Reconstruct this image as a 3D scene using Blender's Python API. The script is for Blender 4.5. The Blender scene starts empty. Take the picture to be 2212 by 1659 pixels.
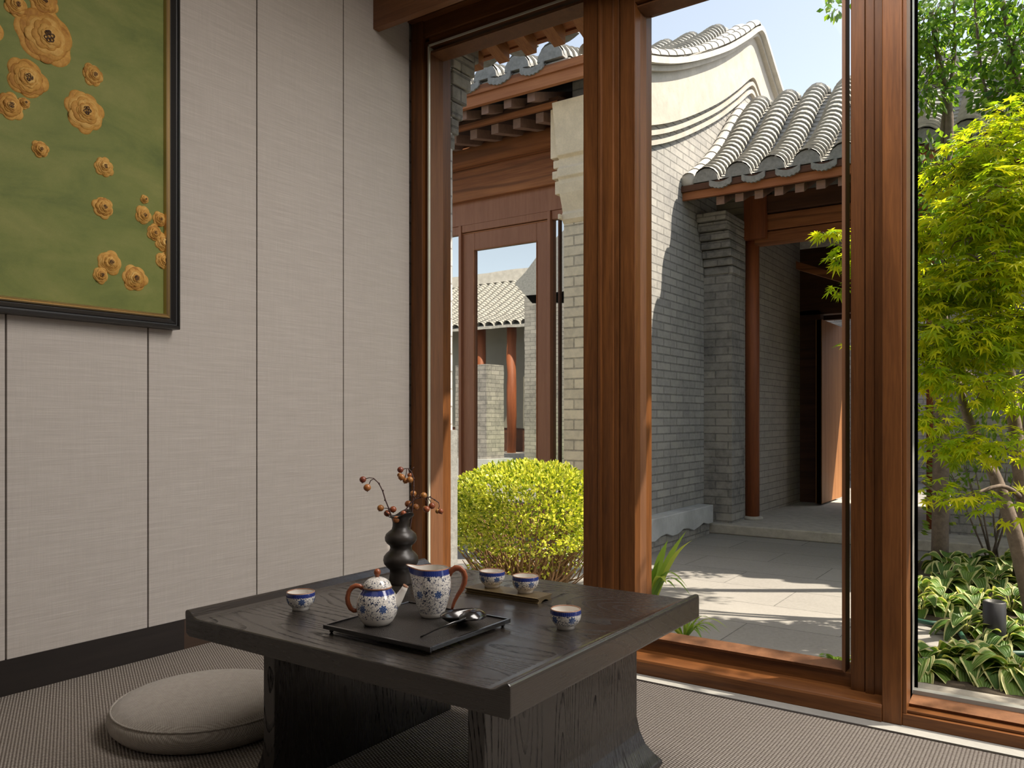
import bpy, math, random
from mathutils import Vector, Matrix
R = math.radians
PI = math.pi
random.seed(7)
SC = bpy.context.scene
COL = SC.collection

# ------------------------------------------------------------------ camera
W, H, FPX, HOR, YAW, EYE = 2212.0, 1659.0, 1737.0, 901.0, R(34.73), 0.80
cam_d = bpy.data.cameras.new('camera'); cam = bpy.data.objects.new('camera', cam_d); COL.objects.link(cam)
cam_d.sensor_width = 36.0; cam_d.lens = 36.0 * FPX / W
cam_d.shift_y = (HOR - H / 2) / W
cam_d.clip_start = 0.05; cam_d.clip_end = 200
cam.location = (0, 0, EYE); cam.rotation_euler = (R(90), 0, YAW)
SC.camera = cam

# ------------------------------------------------------------------ light
SC.view_settings.view_transform = 'Standard'; SC.view_settings.look = 'None'
SC.view_settings.gamma = 1.0; SC.view_settings.use_curve_mapping = False
SC.view_settings.exposure = 0.75
SUN = Vector((0.62, 0.425, 1.0)).normalized()          # towards the sun
world = bpy.data.worlds.new('sky'); SC.world = world; world.use_nodes = True
wn = world.node_tree; wn.nodes.clear()
o_ = wn.nodes.new('ShaderNodeOutputWorld'); b_ = wn.nodes.new('ShaderNodeBackground')
s_ = wn.nodes.new('ShaderNodeTexSky'); s_.sky_type = 'NISHITA'; s_.sun_disc = False
s_.sun_elevation = math.asin(SUN.z); s_.sun_rotation = math.atan2(SUN.x, SUN.y)
s_.air_density = 0.8; s_.dust_density = 1.4; s_.ozone_density = 1.0
h_ = wn.nodes.new('ShaderNodeHueSaturation'); h_.inputs['Saturation'].default_value = 0.5; h_.inputs['Hue'].default_value = 0.487
wn.links.new(s_.outputs[0], h_.inputs['Color']); wn.links.new(h_.outputs[0], b_.inputs[0])
b_.inputs[1].default_value = 0.165
wn.links.new(b_.outputs[0], o_.inputs[0])
sd = bpy.data.lights.new('sun', 'SUN'); sd.energy = 6.5; sd.angle = R(0.55); sd.color = (1.0, 0.90, 0.74)
so = bpy.data.objects.new('sun', sd); COL.objects.link(so)
so.rotation_euler = SUN.to_track_quat('Z', 'Y').to_euler(); so.location = (3, 6, 12)
def area(name, loc, size, energy, color, rot=(0, 0, 0)):
    d = bpy.data.lights.new(name, 'AREA'); d.shape = 'RECTANGLE'; d.size, d.size_y = size
    d.energy = energy; d.color = color
    o = bpy.data.objects.new(name, d); COL.objects.link(o); o.location = loc; o.rotation_euler = rot
area('ceiling_fill', (1.25, 1.98, 2.73), (4.4, 0.9), 96, (1.0, 0.94, 0.88))  # added ceiling fill for the room; also casts the beam's shadow
area('ceiling_fill', (0.4, -1.2, 2.73), (3.6, 2.6), 8, (1.0, 0.93, 0.86))  # weak fill added behind the camera, no fitting

# ------------------------------------------------------------------ geometry helpers
cs, sn = math.cos(YAW), math.sin(YAW)
def at(u, v, x=None, y=None, z=None):
    """the point of the place on the named plane that the photo shows at pixel u, v"""
    a = (u - W / 2) / FPX; b = (HOR - v) / FPX
    d = Vector((a * cs - sn, a * sn + cs, b))
    if x is not None: t = x / d.x
    elif y is not None: t = y / d.y
    else: t = (z - EYE) / d.z
    return Vector((0, 0, EYE)) + d * t
def X(u, y): return at(u, 900, y=y).x
def Y(u, x): return at(u, 900, x=x).y

def thing0(name, loc):
    o = bpy.data.objects.new(name, None); COL.objects.link(o); o.location = loc; o.empty_display_size = .05; return o
class MB:
    def __init__(s): s.v = []; s.f = []; s.uv = []; s.sm = []
    def add(s, vs, fs, uvs=None, smooth=False):
        n = len(s.v); s.v += [tuple(p) for p in vs]
        s.uv += (uvs if uvs else [(0, 0)] * len(vs))
        for f in fs: s.f.append(tuple(i + n for i in f)); s.sm.append(smooth)
        return s
    def box(s, x0, x1, y0, y1, z0, z1):
        vs = [(x, y, z) for z in (z0, z1) for y in (y0, y1) for x in (x0, x1)]
        return s.add(vs, [(0, 2, 3, 1), (4, 5, 7, 6), (0, 1, 5, 4), (2, 6, 7, 3), (0, 4, 6, 2), (1, 3, 7, 5)])
    def obox(s, c, size, M):
        hx, hy, hz = [k / 2 for k in size]
        vs = [Vector(c) + M @ Vector((x, y, z)) for z in (-hz, hz) for y in (-hy, hy) for x in (-hx, hx)]
        return s.add(vs, [(0, 2, 3, 1), (4, 5, 7, 6), (0, 1, 5, 4), (2, 6, 7, 3), (0, 4, 6, 2), (1, 3, 7, 5)])
    def prism(s, poly, axis, a, b, smooth=False):
        """poly of 2d points in the other two axes (in xyz order), extruded along axis"""
        def P(p, t): return {'x': (t, p[0], p[1]), 'y': (p[0], t, p[1]), 'z': (p[0], p[1], t)}[axis]
        n = len(poly); vs = [P(p, a) for p in poly] + [P(p, b) for p in poly]
        fs = [(i, (i + 1) % n, n + (i + 1) % n, n + i) for i in range(n)]
        s.add(vs, fs, None, smooth)
        m = len(s.v) - 2 * n
        s.f.append(tuple(range(m + n - 1, m - 1, -1))); s.sm.append(False)
        s.f.append(tuple(range(m + n, m + 2 * n))); s.sm.append(False)
        return s
    def tube(s, pts, rad, n=8, cap=True, flat=1.0):
        pts = [Vector(p) for p in pts]
        if not hasattr(rad, '__len__'): rad = [rad] * len(pts)
        vs = []; fs = []; up = Vector((0, 0, 1))
        for i, p in enumerate(pts):
            d = (pts[min(i + 1, len(pts) - 1)] - pts[max(i - 1, 0)]).normalized()
            if i == 0:
                a = d.orthogonal().normalized()
            else:
                a = (a - d * a.dot(d)); a = a.normalized() if a.length > 1e-6 else d.orthogonal().normalized()
            b = d.cross(a)
            for k in range(n):
                t = 2 * PI * k / n
                vs.append(p + (a * math.cos(t) + b * math.sin(t) * flat) * rad[i])
        for i in range(len(pts) - 1):
            for k in range(n):
                fs.append((i * n + k, i * n + (k + 1) % n, (i + 1) * n + (k + 1) % n, (i + 1) * n + k))
        s.add(vs, fs, None, True)
        if cap:
            m = len(s.v) - len(vs)
            s.f.append(tuple(range(m + n - 1, m - 1, -1))); s.sm.append(False)
            s.f.append(tuple(range(m + (len(pts) - 1) * n, m + len(pts) * n))); s.sm.append(False)
        return s
    def lathe(s, prof, c=(0, 0, 0), n=40, sx=1.0, sy=1.0, fn=None):
        vs = []; fs = []; uv = []
        L = [0]
        for i in range(1, len(prof)): L.append(L[-1] + math.dist(prof[i], prof[i - 1]))
        for i, (r, z) in enumerate(prof):
            for k in range(n + 1):
                t = 2 * PI * k / n
                x, y, zz = r * math.cos(t) * sx, r * math.sin(t) * sy, z
                if fn: x, y, zz = fn(x, y, zz, t, i)
                vs.append((c[0] + x, c[1] + y, c[2] + zz)); uv.append((k / n, z))
        for i in range(len(prof) - 1):
            for k in range(n):
                a = i * (n + 1) + k
                fs.append((a, a + 1, a + n + 2, a + n + 1))
        return s.add(vs, fs, uv, True)
    def sphere(s, c, r, n=12, sz=1.0):
        m = n // 2
        return s.lathe([(r * math.sin(PI * i / m), -r * sz * math.cos(PI * i / m)) for i in range(m + 1)], c, n)
    def grid(s, rows, uvs=None, smooth=True, closed=False):
        m = len(rows[0]); vs = [p for r in rows for p in r]; fs = []
        for i in range(len(rows) - 1):
            for k in range(m if closed else m - 1):
                fs.append((i * m + k, i * m + (k + 1) % m, (i + 1) * m + (k + 1) % m, (i + 1) * m + k))
        return s.add(vs, fs, uvs, smooth)
    def build(s, name, mat, parent=None, bevel=0, solid=0, label=None, seg=2):
        me = bpy.data.meshes.new(name); me.from_pydata(s.v, [], s.f)
        me.polygons.foreach_set('use_smooth', s.sm)
        ul = me.uv_layers.new(name='UVMap')
        li = [0] * len(me.loops); me.loops.foreach_get('vertex_index', li)
        flat = [c for i in li for c in s.uv[i]]
        ul.data.foreach_set('uv', flat)
        me.materials.append(mat); me.update()
        o = bpy.data.objects.new(name, me); COL.objects.link(o)
        if parent is not None:
            o.parent = parent
            if parent.matrix_basis.translation.length: o.matrix_parent_inverse = parent.matrix_basis.inverted()
        if solid:
            m = o.modifiers.new('solid', 'SOLIDIFY'); m.thickness = solid; m.offset = 0
        if bevel:
            m = o.modifiers.new('bevel', 'BEVEL'); m.width = bevel; m.segments = seg; m.limit_method = 'ANGLE'; m.angle_limit = R(40)
            m.harden_normals = False
        if label: o['label'] = label
        return o
def tag(o, label, cat=None, group=None, kind=None):
    o['label'] = label
    if cat: o['category'] = cat
    if group: o['group'] = group
    if kind: o['kind'] = kind
    return o
def struct(o, label=None):
    o['kind'] = 'structure'
    if label: o['label'] = label
    return o
def thing(name, loc, label, cat, group=None, kind=None):
    o = bpy.data.objects.new(name, None); COL.objects.link(o); o.location = loc; o.empty_display_size = .05
    return tag(o, label, cat, group, kind)
def srt(name, loc, label=None):
    o = bpy.data.objects.new(name, None); COL.objects.link(o); o.location = loc; o.empty_display_size = .05
    return struct(o, label)
def copy_tree(o, parent=None):
    c = o.copy(); COL.objects.link(c)
    if parent is not None: c.parent = parent
    for ch in [k for k in COL.objects if k.parent == o]: copy_tree(ch, c)
    return c

# ------------------------------------------------------------------ material helpers
class NT:
    def __init__(s, name):
        s.m = bpy.data.materials.new(name); s.m.use_nodes = True; s.t = s.m.node_tree; s.t.nodes.clear()
        s.out = s.n('OutputMaterial')
    def n(s, k, **kw):
        nd = s.t.nodes.new('ShaderNode' + k)
        for a, b in kw.items(): setattr(nd, a, b)
        return nd
    def l(s, a, b): s.t.links.new(a, b)
    def val(s, sock, v):
        if isinstance(v, bpy.types.NodeSocket): s.l(v, sock)
        elif isinstance(v, (tuple, list)): sock.default_value = (*v, 1) if len(v) == 3 and len(sock.default_value) == 4 else v
        else: sock.default_value = v
    def math(s, op, a, b=0.0, c=0.0):
        nd = s.n('Math', operation=op); s.val(nd.inputs[0], a); s.val(nd.inputs[1], b); s.val(nd.inputs[2], c); return nd.outputs[0]
    def obj(s):
        return s.n('TexCoord').outputs['Object']
    def sep(s, v):
        nd = s.n('SeparateXYZ'); s.l(v, nd.inputs[0]); return nd.outputs
    def comb(s, x, y, z=0.0):
        nd = s.n('CombineXYZ'); s.val(nd.inputs[0], x); s.val(nd.inputs[1], y); s.val(nd.inputs[2], z); return nd.outputs[0]
    def mapv(s, v, sc=(1, 1, 1), rot=(0, 0, 0), loc=(0, 0, 0)):
        nd = s.n('Mapping'); s.l(v, nd.inputs[0]); nd.inputs['Scale'].default_value = sc
        nd.inputs['Rotation'].default_value = rot; nd.inputs['Location'].default_value = loc; return nd.outputs[0]
    def noise(s, v, scale, detail=3, rough=.5, dist=0.0):
        nd = s.n('TexNoise'); s.l(v, nd.inputs['Vector']); nd.inputs['Scale'].default_value = scale
        nd.inputs['Detail'].default_value = detail; nd.inputs['Roughness'].default_value = rough
        nd.inputs['Distortion'].default_value = dist; return nd.outputs['Fac']
    def vor(s, v, scale, feat='F1', rnd=1.0, out='Distance'):
        nd = s.n('TexVoronoi', feature=feat); s.l(v, nd.inputs['Vector']); nd.inputs['Scale'].default_value = scale
        nd.inputs['Randomness'].default_value = rnd; return nd.outputs[out]
    def ramp(s, f, stops):
        nd = s.n('ValToRGB'); s.l(f, nd.inputs[0]); e = nd.color_ramp.elements
        while len(e) < len(stops): e.new(0.5)
        for i, (p, c) in enumerate(stops):
            e[i].position = p; e[i].color = (*c, 1) if len(c) == 3 else c
        return nd.outputs[0]
    def mr(s, f, a, b, c=0.0, d=1.0):
        nd = s.n('MapRange'); s.l(f, nd.inputs[0])
        for i, k in enumerate((a, b, c, d)): nd.inputs[i + 1].default_value = k
        return nd.outputs[0]
    def mix(s, f, a, b, mode='MIX'):
        nd = s.n('Mix', data_type='RGBA', blend_type=mode); s.val(nd.inputs[0], f); s.val(nd.inputs[6], a); s.val(nd.inputs[7], b)
        return nd.outputs[2]
    def bsdf(s, col, rough=.6, spec=.5, metal=0.0, bump=None, bd=.002, bs=1.0, coat=0, trans=None, sheen=0):
        b = s.n('BsdfPrincipled'); s.val(b.inputs['Base Color'], col); s.val(b.inputs['Roughness'], rough)
        b.inputs['Specular IOR Level'].default_value = spec; b.inputs['Metallic'].default_value = metal
        if coat: b.inputs['Coat Weight'].default_value = coat; b.inputs['Coat Roughness'].default_value = .15
        if sheen: b.inputs['Sheen Weight'].default_value = sheen
        if bump is not None:
            bp = s.n('Bump'); s.l(bump, bp.inputs['Height']); bp.inputs['Distance'].default_value = bd; bp.inputs['Strength'].default_value = bs
            s.l(bp.outputs[0], b.inputs['Normal'])
        if trans is not None:
            tr = s.n('BsdfTranslucent'); s.val(tr.inputs[0], trans[1]); mx = s.n('MixShader'); mx.inputs[0].default_value = trans[0]
            s.l(b.outputs[0], mx.inputs[1]); s.l(tr.outputs[0], mx.inputs[2]); s.l(mx.outputs[0], s.out.inputs[0])
        else:
            s.l(b.outputs[0], s.out.inputs[0])
        return s.m

def m_plain(name, col, rough=.6, metal=0.0, var=.12, scale=8, spec=.5, coat=0, bump=0):
    t = NT(name); v = t.obj(); f = t.noise(v, scale, 4)
    c = t.mix(f, tuple(k * (1 - var) for k in col), tuple(min(1, k * (1 + var)) for k in col))
    return t.bsdf(c, rough, spec, metal, bump=f if bump else None, bd=bump or .001, coat=coat)

def m_wood(name, dark, light, axis='z', scale=14.0, rough=.42, knots=.0, spec=.4, coat=0.0, fine=1.0, bumpd=.0006):
    t = NT(name); v = t.obj()
    st = {'x': (.06, 1, 1), 'y': (1, .06, 1), 'z': (1, 1, .06)}[axis]
    vv = t.mapv(v, st)
    f1 = t.noise(vv, scale, 5, .6, .6); f2 = t.noise(vv, scale * 7, 3, .6, .2)
    big = t.noise(v, 1.3, 2)
    f = t.math('ADD', t.math('MULTIPLY', f1, .65), t.math('MULTIPLY', f2, .35 * fine))
    c = t.ramp(f, [(.32, dark), (.5, tuple((a + b) / 2 for a, b in zip(dark, light))), (.68, light)])
    c = t.mix(t.mr(big, .35, .65, 0, .35), c, dark)
    if knots:
        w = t.n('TexWave', wave_type='RINGS'); t.l(t.mapv(v, tuple(k * 1.0 for k in st)), w.inputs['Vector'])
        w.inputs['Scale'].default_value = 6; w.inputs['Distortion'].default_value = 9; w.inputs['Detail'].default_value = 2
        c = t.mix(t.mr(w.outputs['Fac'], .0, .35, knots, 0), c, tuple(k * .35 for k in dark))
    return t.bsdf(c, rough, spec, bump=f, bd=bumpd, coat=coat)

def m_oak_black(name, plane='top'):
    """black-stained open-pore oak: cathedral grain drawn by a stretched noise's contour lines"""
    t = NT(name); v = t.obj(); x, y, z = t.sep(v)
    nx, ny, nz = t.sep(t.n('TexCoord').outputs['Normal'])
    sx = t.math('GREATER_THAN', t.math('ABSOLUTE', nx), .75); sy = t.math('GREATER_THAN', t.math('ABSOLUTE', ny), .75)
    if plane == 'top':
        sx = t.math('MAXIMUM', sx, t.math('GREATER_THAN', t.math('ABSOLUTE', t.math('ADD', x, 1.1345)), .375))
        al = t.math('ADD', t.math('MULTIPLY', y, sx), t.math('MULTIPLY', x, t.math('SUBTRACT', 1.0, sx)))
        ac = t.math('ADD', t.math('MULTIPLY', z, t.math('MAXIMUM', sx, sy)), t.math('MULTIPLY', y, t.math('SUBTRACT', 1.0, t.math('MAXIMUM', sx, sy))))
    else:
        al = z; ac = t.math('ADD', y, x)
    p = t.comb(t.math('MULTIPLY', al, .9), t.math('MULTIPLY', ac, 4.2 if plane == 'top' else 7.0))
    n1 = t.noise(p, 1.0, 1.5, .3, .1)
    g = t.math('FRACT', t.math('MULTIPLY', n1, 38.0))
    line = t.math('MULTIPLY', t.mr(g, .0, .32, 1, 0), t.mr(t.noise(v, 4.5, 2), .38, .55, .25, 1))
    if plane == 'top': line = t.math('MULTIPLY', line, t.math('SUBTRACT', 1.0, t.math('MULTIPLY', t.math('MAXIMUM', sx, sy), .9)))
    q = t.comb(t.math('MULTIPLY', al, 38.0), t.math('MULTIPLY', ac, 460.0))
    pr = t.noise(q, 1.0, 3, .6); pore = t.mr(pr, .46, .60, 0, 1)
    d = t.math('MINIMUM', t.math('MULTIPLY', line, t.math('ADD', t.math('MULTIPLY', pore, 1.3), .25)), 1.0)
    c = t.mix(d, (.021, .0165, .013) if plane == 'top' else (.017, .014, .012), (.002, .002, .002))
    c = t.mix(t.mr(t.noise(v, 5, 3), .35, .65, 0, .5), c, (.014, .012, .010))
    r = t.mr(d, 0, 1, .27, .9)
    h = t.math('SUBTRACT', 1.0, t.math('ADD', t.math('MULTIPLY', d, .7), t.math('MULTIPLY', pore, .25)))
    m_ = t.bsdf(c, r, .6, bump=h, bd=.0004, coat=.2 if plane == 'top' else 0)
    b_ = [n for n in t.t.nodes if n.type == 'BSDF_PRINCIPLED'][0]
    t.l(t.mr(d, 0, .8, 1.0, .05), b_.inputs['Specular IOR Level'])
    return m_

def m_brick(name, c1, c2, mortar, plane='yz', w=.26, h=.068, ms=.006, stain=.5, rough=.9, dirtcol=(.06, .06, .065), bd=.006):
    t = NT(name); v = t.obj(); x, y, z = t.sep(v)
    p = {'yz': (y, z), 'xz': (x, z), 'both': (t.math('ADD', x, y), z)}[plane]
    b = t.n('TexBrick'); t.l(t.comb(*p), b.inputs['Vector']); b.inputs['Scale'].default_value = 1.0
    b.inputs['Brick Width'].default_value = w; b.inputs['Row Height'].default_value = h
    b.inputs['Mortar Size'].default_value = ms; b.inputs['Mortar Smooth'].default_value = .3
    b.inputs['Color1'].default_value = (*c1, 1); b.inputs['Color2'].default_value = (*c2, 1); b.inputs['Mortar'].default_value = (*mortar, 1)
    b.inputs['Bias'].default_value = -.1
    s1 = t.noise(v, 3.2, 6, .75); s2 = t.noise(v, 24, 4, .7)
    c = t.mix(t.mr(s1, .44, .66, 0, stain), b.outputs['Color'], dirtcol)
    c = t.mix(t.mr(s2, .35, .75, 0, .35), c, tuple(k * 1.35 for k in c1))
    hh = t.math('ADD', t.math('MULTIPLY', b.outputs['Fac'], -1.0), t.math('MULTIPLY', s2, .5))
    return t.bsdf(c, rough, .25, bump=hh, bd=bd)

def m_stone(name, col, var=.25, scale=5, rough=.8, bd=.003):
    t = NT(name); v = t.obj(); f = t.noise(v, scale, 6, .65); g = t.noise(v, scale * 14, 3, .6)
    c = t.mix(t.mr(f, .3, .7), tuple(k * (1 - var) for k in col), tuple(k * (1 + var) for k in col))
    c = t.mix(t.mr(g, .4, .7, 0, .3), c, tuple(k * .75 for k in col))
    return t.bsdf(c, rough, .3, bump=t.math('ADD', f, t.math('MULTIPLY', g, .3)), bd=bd)

def m_leaf(name, c0, c1, c2, tr=.45, rough=.45, spec=.4):
    t = NT(name); r = t.n('NewGeometry').outputs['Random Per Island']
    c = t.ramp(r, [(.0, c0), (.5, c1), (1., c2)])
    tc = t.mix(1.0, c, (1.6, 1.5, .7), 'MULTIPLY')
    return t.bsdf(c, rough, spec, trans=(tr, tc))

def m_glass(name, refl=.07, tint=(1, 1, 1)):
    t = NT(name); f = t.n('Fresnel'); f.inputs[0].default_value = 1.33
    tr = t.n('BsdfTransparent'); tr.inputs[0].default_value = (*tint, 1)
    gl = t.n('BsdfGlossy'); gl.inputs['Roughness'].default_value = 0.0
    mx = t.n('MixShader'); t.l(t.math('MULTIPLY', f.outputs[0], refl / .02 * .07), mx.inputs[0])
    t.l(tr.outputs[0], mx.inputs[1]); t.l(gl.outputs[0], mx.inputs[2]); t.l(mx.outputs[0], t.out.inputs[0])
    return t.m

def m_linen():
    t = NT('linen_wallcovering'); v = t.obj(); x, y, z = t.sep(v)
    a = t.noise(t.comb(t.math('MULTIPLY', y, 7), t.math('MULTIPLY', z, 420)), 1, 3, .6)
    b = t.noise(t.comb(t.math('MULTIPLY', y, 480), t.math('MULTIPLY', z, 12)), 1, 3, .6)
    a2 = t.noise(t.comb(t.math('MULTIPLY', y, 4), t.math('MULTIPLY', z, 90)), 1, 2, .6)
    b2 = t.noise(t.comb(t.math('MULTIPLY', y, 90), t.math('MULTIPLY', z, 4)), 1, 2, .6)
    f = t.math('ADD', t.math('ADD', t.math('MULTIPLY', a, .45), t.math('MULTIPLY', b, .20)), t.math('ADD', t.math('MULTIPLY', a2, .25), t.math('MULTIPLY', b2, .10)))
    c = t.ramp(f, [(.33, (.405, .366, .335)), (.5, (.465, .425, .39)), (.67, (.55, .51, .47))])
    return t.bsdf(c, .85, .2, bump=f, bd=.0012)

def m_carpet():
    t = NT('woven_carpet'); v = t.obj(); x, y, z = t.sep(v)
    k = 2 * PI / .017; k2 = 2 * PI / .0085
    a = t.math('SINE', t.math('MULTIPLY', x, k)); row = t.math('SIGN', a)
    b = t.math('SINE', t.math('ADD', t.math('MULTIPLY', y, k2), t.math('MULTIPLY', row, PI / 2)))
    h = t.math('MULTIPLY', t.math('ABSOLUTE', a), t.math('ADD', t.math('MULTIPLY', b, .5), .5))
    n = t.noise(v, 160, 3, .7); n2 = t.noise(v, 3, 3)
    hh = t.math('ADD', h, t.math('MULTIPLY', n, .5))
    c = t.ramp(hh, [(.2, (.085, .066, .054)), (.6, (.29, .25, .215)), (1.0, (.52, .475, .42))])
    c = t.mix(t.mr(n2, .3, .7, 0, .2), c, (.16, .13, .11))
    return t.bsdf(c, .9, .15, bump=hh, bd=.003)

def m_cushion():
    t = NT('cushion_weave'); v = t.obj(); x, y, z = t.sep(v)
    k = 2 * PI / .006
    a = t.math('SINE', t.math('MULTIPLY', t.math('ADD', x, t.math('MULTIPLY', z, .8)), k)); b = t.math('SINE', t.math('MULTIPLY', y, k))
    h = t.math('MULTIPLY', a, b); n = t.noise(v, 60, 4, .7)
    hh = t.math('ADD', t.math('MULTIPLY', h, .5), n)
    c = t.ramp(hh, [(.1, (.27, .235, .20)), (.9, (.44, .40, .35))])
    return t.bsdf(c, .95, .1, bump=hh, bd=.0012, sheen=.2)

def m_porcelain(name, zt, zb, band=.0075, dens=1.0, foot=.004, circ=.2):
    """white glaze with cobalt border under the rim and blue-grey scrolling vines and peonies"""
    t = NT(name); uv = t.n('TexCoord').outputs['UV']; u, v, _ = t.sep(uv)
    U = t.math('MULTIPLY', u, circ)
    sc = 1.0 / .0165 * dens
    # make the pattern wrap: use cylinder coordinates
    ang = t.math('MULTIPLY', u, 2 * PI); rr = circ / (2 * PI)
    px = t.math('MULTIPLY', t.math('COSINE', ang), rr); py = t.math('MULTIPLY', t.math('SINE', ang), rr)
    P = t.comb(px, py, v)
    n = t.noise(P, 105 * dens, .6, .4, .9)
    vine = t.mr(t.math('ABSOLUTE', t.math('SUBTRACT', n, .5)), .012, .030, 1, 0)
    n2 = t.noise(t.mapv(P, loc=(1, 2, 3)), 165 * dens, .3, .4, 1.6)
    curl = t.mr(t.math('ABSOLUTE', t.math('SUBTRACT', n2, .54)), .012, .028, .85, 0)
    leaf = t.mr(t.noise(t.mapv(P, loc=(5, 1, 0)), 250 * dens, .5, .5), .63, .67, 0, .95)
    # flowers on a regular ring of cells
    fx = t.math('SUBTRACT', t.math('FRACT', t.math('MULTIPLY', u, round(circ / .042))), .5)
    fx = t.math('MULTIPLY', fx, circ / round(circ / .042))
    fy = t.math('SUBTRACT', v, (zt + zb) / 2 - .001)
    rad = t.math('SQRT', t.math('ADD', t.math('MULTIPLY', fx, fx), t.math('MULTIPLY', fy, fy)))
    an = t.math('ARCTAN2', fy, fx)
    pet = t.math('MULTIPLY', t.math('ADD', t.math('MULTIPLY', t.math('COSINE', t.math('MULTIPLY', an, 7)), .18), 1.0), .0078)
    fl = t.math('LESS_THAN', rad, pet)
    ring = t.math('FRACT', t.math('MULTIPLY', rad, 1 / .0034))
    flc = t.mix(t.mr(ring, .3, .6), (.015, .035, .13), (.12, .18, .34))
    near = t.math('LESS_THAN', rad, t.math('ADD', pet, .0012))
    ink = t.math('MAXIMUM', t.math('MAXIMUM', vine, curl), leaf)
    ink = t.math('MULTIPLY', ink, t.math('SUBTRACT', 1.0, near))
    body = t.math('MULTIPLY', t.math('LESS_THAN', v, zt - band), t.math('GREATER_THAN', v, zb + foot))
    ink = t.math('MULTIPLY', ink, body)
    white = (.74, .70, .64)
    c = t.mix(ink, white, (.018, .032, .085))
    c = t.mix(t.math('MULTIPLY', fl, body), c, flc)
    sc_ = t.math('MULTIPLY', t.math('ABSOLUTE', t.math('SINE', t.math('MULTIPLY', u, round(circ / .0042) * PI))), .0018)
    inb = t.math('MULTIPLY', t.math('GREATER_THAN', t.math('ADD', v, sc_), zt - band), t.math('LESS_THAN', v, zt - .0012))
    dot = t.mr(t.math('SINE', t.math('MULTIPLY', u, round(circ / .0042) * 2 * PI)), .2, .6, 0, .25)
    c = t.mix(inb, c, t.mix(dot, (.014, .026, .16), (.10, .14, .34)))
    fl2 = t.math('LESS_THAN', v, zb + .0022)
    c = t.mix(t.math('MULTIPLY', fl2, .0), c, (.2, .25, .4))
    return t.bsdf(c, .12, .5, coat=.3)

def m_hosta():
    t = NT('hosta_leaf'); uv = t.n('TexCoord').outputs['UV']; u, v, _ = t.sep(uv)
    a = t.math('ABSOLUTE', t.math('SUBTRACT', t.math('MULTIPLY', u, 2), 1.0))
    n = t.noise(t.obj(), 40, 3)
    e = t.mr(t.math('ADD', a, t.math('MULTIPLY', n, .25)), .82, .92)
    e = t.math('MAXIMUM', e, t.math('GREATER_THAN', v, .93))
    r = t.n('NewGeometry').outputs['Random Per Island']
    g = t.ramp(r, [(0, (.055, .12, .022)), (.5, (.10, .19, .03)), (1, (.17, .27, .05))])
    rib = t.math('SINE', t.math('MULTIPLY', u, 2 * PI * 7))
    g = t.mix(t.mr(rib, 0, 1, 0, .25), g, (.04, .10, .02))
    c = t.mix(e, g, (.55, .55, .25))
    return t.bsdf(c, .5, .35, bump=rib, bd=.001, trans=(.3, t.mix(1.0, c, (1.3, 1.3, .6), 'MULTIPLY')))

def m_pave(name, col, sx=.6, sy=.3):
    t = NT(name); v = t.obj(); x, y, z = t.sep(v)
    b = t.n('TexBrick'); t.l(t.comb(x, y), b.inputs['Vector']); b.inputs['Scale'].default_value = 1
    b.inputs['Brick Width'].default_value = sx; b.inputs['Row Height'].default_value = sy
    b.inputs['Mortar Size'].default_value = .003; b.inputs['Mortar Smooth'].default_value = 0
    b.inputs['Color1'].default_value = (*[k * .9 for k in col], 1); b.inputs['Color2'].default_value = (*[k * 1.1 for k in col], 1)
    b.inputs['Mortar'].default_value = (*[k * .3 for k in col], 1)
    n = t.noise(v, 2.2, 5, .7); n2 = t.noise(v, 55, 4, .7)
    c = t.mix(t.mr(n, .35, .7, 0, .4), b.outputs['Color'], tuple(k * .7 for k in col))
    c = t.mix(t.mr(n2, .4, .7, 0, .4), c, tuple(k * 1.3 for k in col))
    return t.bsdf(c, .8, .3, bump=t.math('ADD', t.math('MULTIPLY', b.outputs['Fac'], -1.0), t.math('MULTIPLY', n2, .3)), bd=.003)

M = {}
M['linen'] = m_linen(); M['carpet'] = m_carpet(); M['cushion'] = m_cushion()
M['base'] = m_wood('dark_baseboard_wood', (.012, .009, .008), (.03, .022, .018), 'y', 8, .5)
M['base2'] = m_wood('brown_baseboard_wood', (.035, .02, .012), (.07, .04, .025), 'y', 8, .5)
M['frame_z'] = m_wood('window_wood_upright', (.060, .021, .006), (.180, .066, .018), 'z', 26, .42, spec=.25)
M['frame_x'] = m_wood('window_wood_level', (.065, .023, .007), (.195, .074, .021), 'x', 26, .42, spec=.25)
M['bead'] = m_wood('glazing_bead_wood', (.10, .040, .015), (.20, .085, .034), 'z', 26, .55)
M['beam'] = m_wood('beam_wood', (.13, .05, .02), (.27, .12, .05), 'x', 22, .45, coat=.1)
M['gasket'] = m_plain('pale_gasket', (.62, .60, .50), .35, .4)
M['gasket_grey'] = m_plain('grey_gasket', (.28, .28, .26), .4, .3)
M['seal'] = m_plain('black_rubber_seal', (.02, .02, .018), .6)
M['glass'] = m_glass('window_glass', .03)
M['plaster'] = m_plain('white_plaster', (.62, .59, .55), .9)
M['roomwall'] = m_plain('dark_unseen_wall', (.13, .10, .08), .8)  # unseen walls given a dark tone to cut bounce light
M['strip'] = m_stone('pale_concrete_floor', (.25, .245, .23), .12, 4, .6, .001)
M['oak_top'] = m_oak_black('black_oak_top')
M['oak_leg'] = m_oak_black('black_oak_leg', 'leg')
M['old_x'] = m_wood('old_red_timber', (.17, .055, .02), (.46, .18, .065), 'x', 9, .7, knots=.5, bumpd=.003)
M['old_z'] = m_wood('old_red_timber_upright', (.15, .040, .013), (.34, .10, .032), 'z', 16, .6, bumpd=.002)
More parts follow.
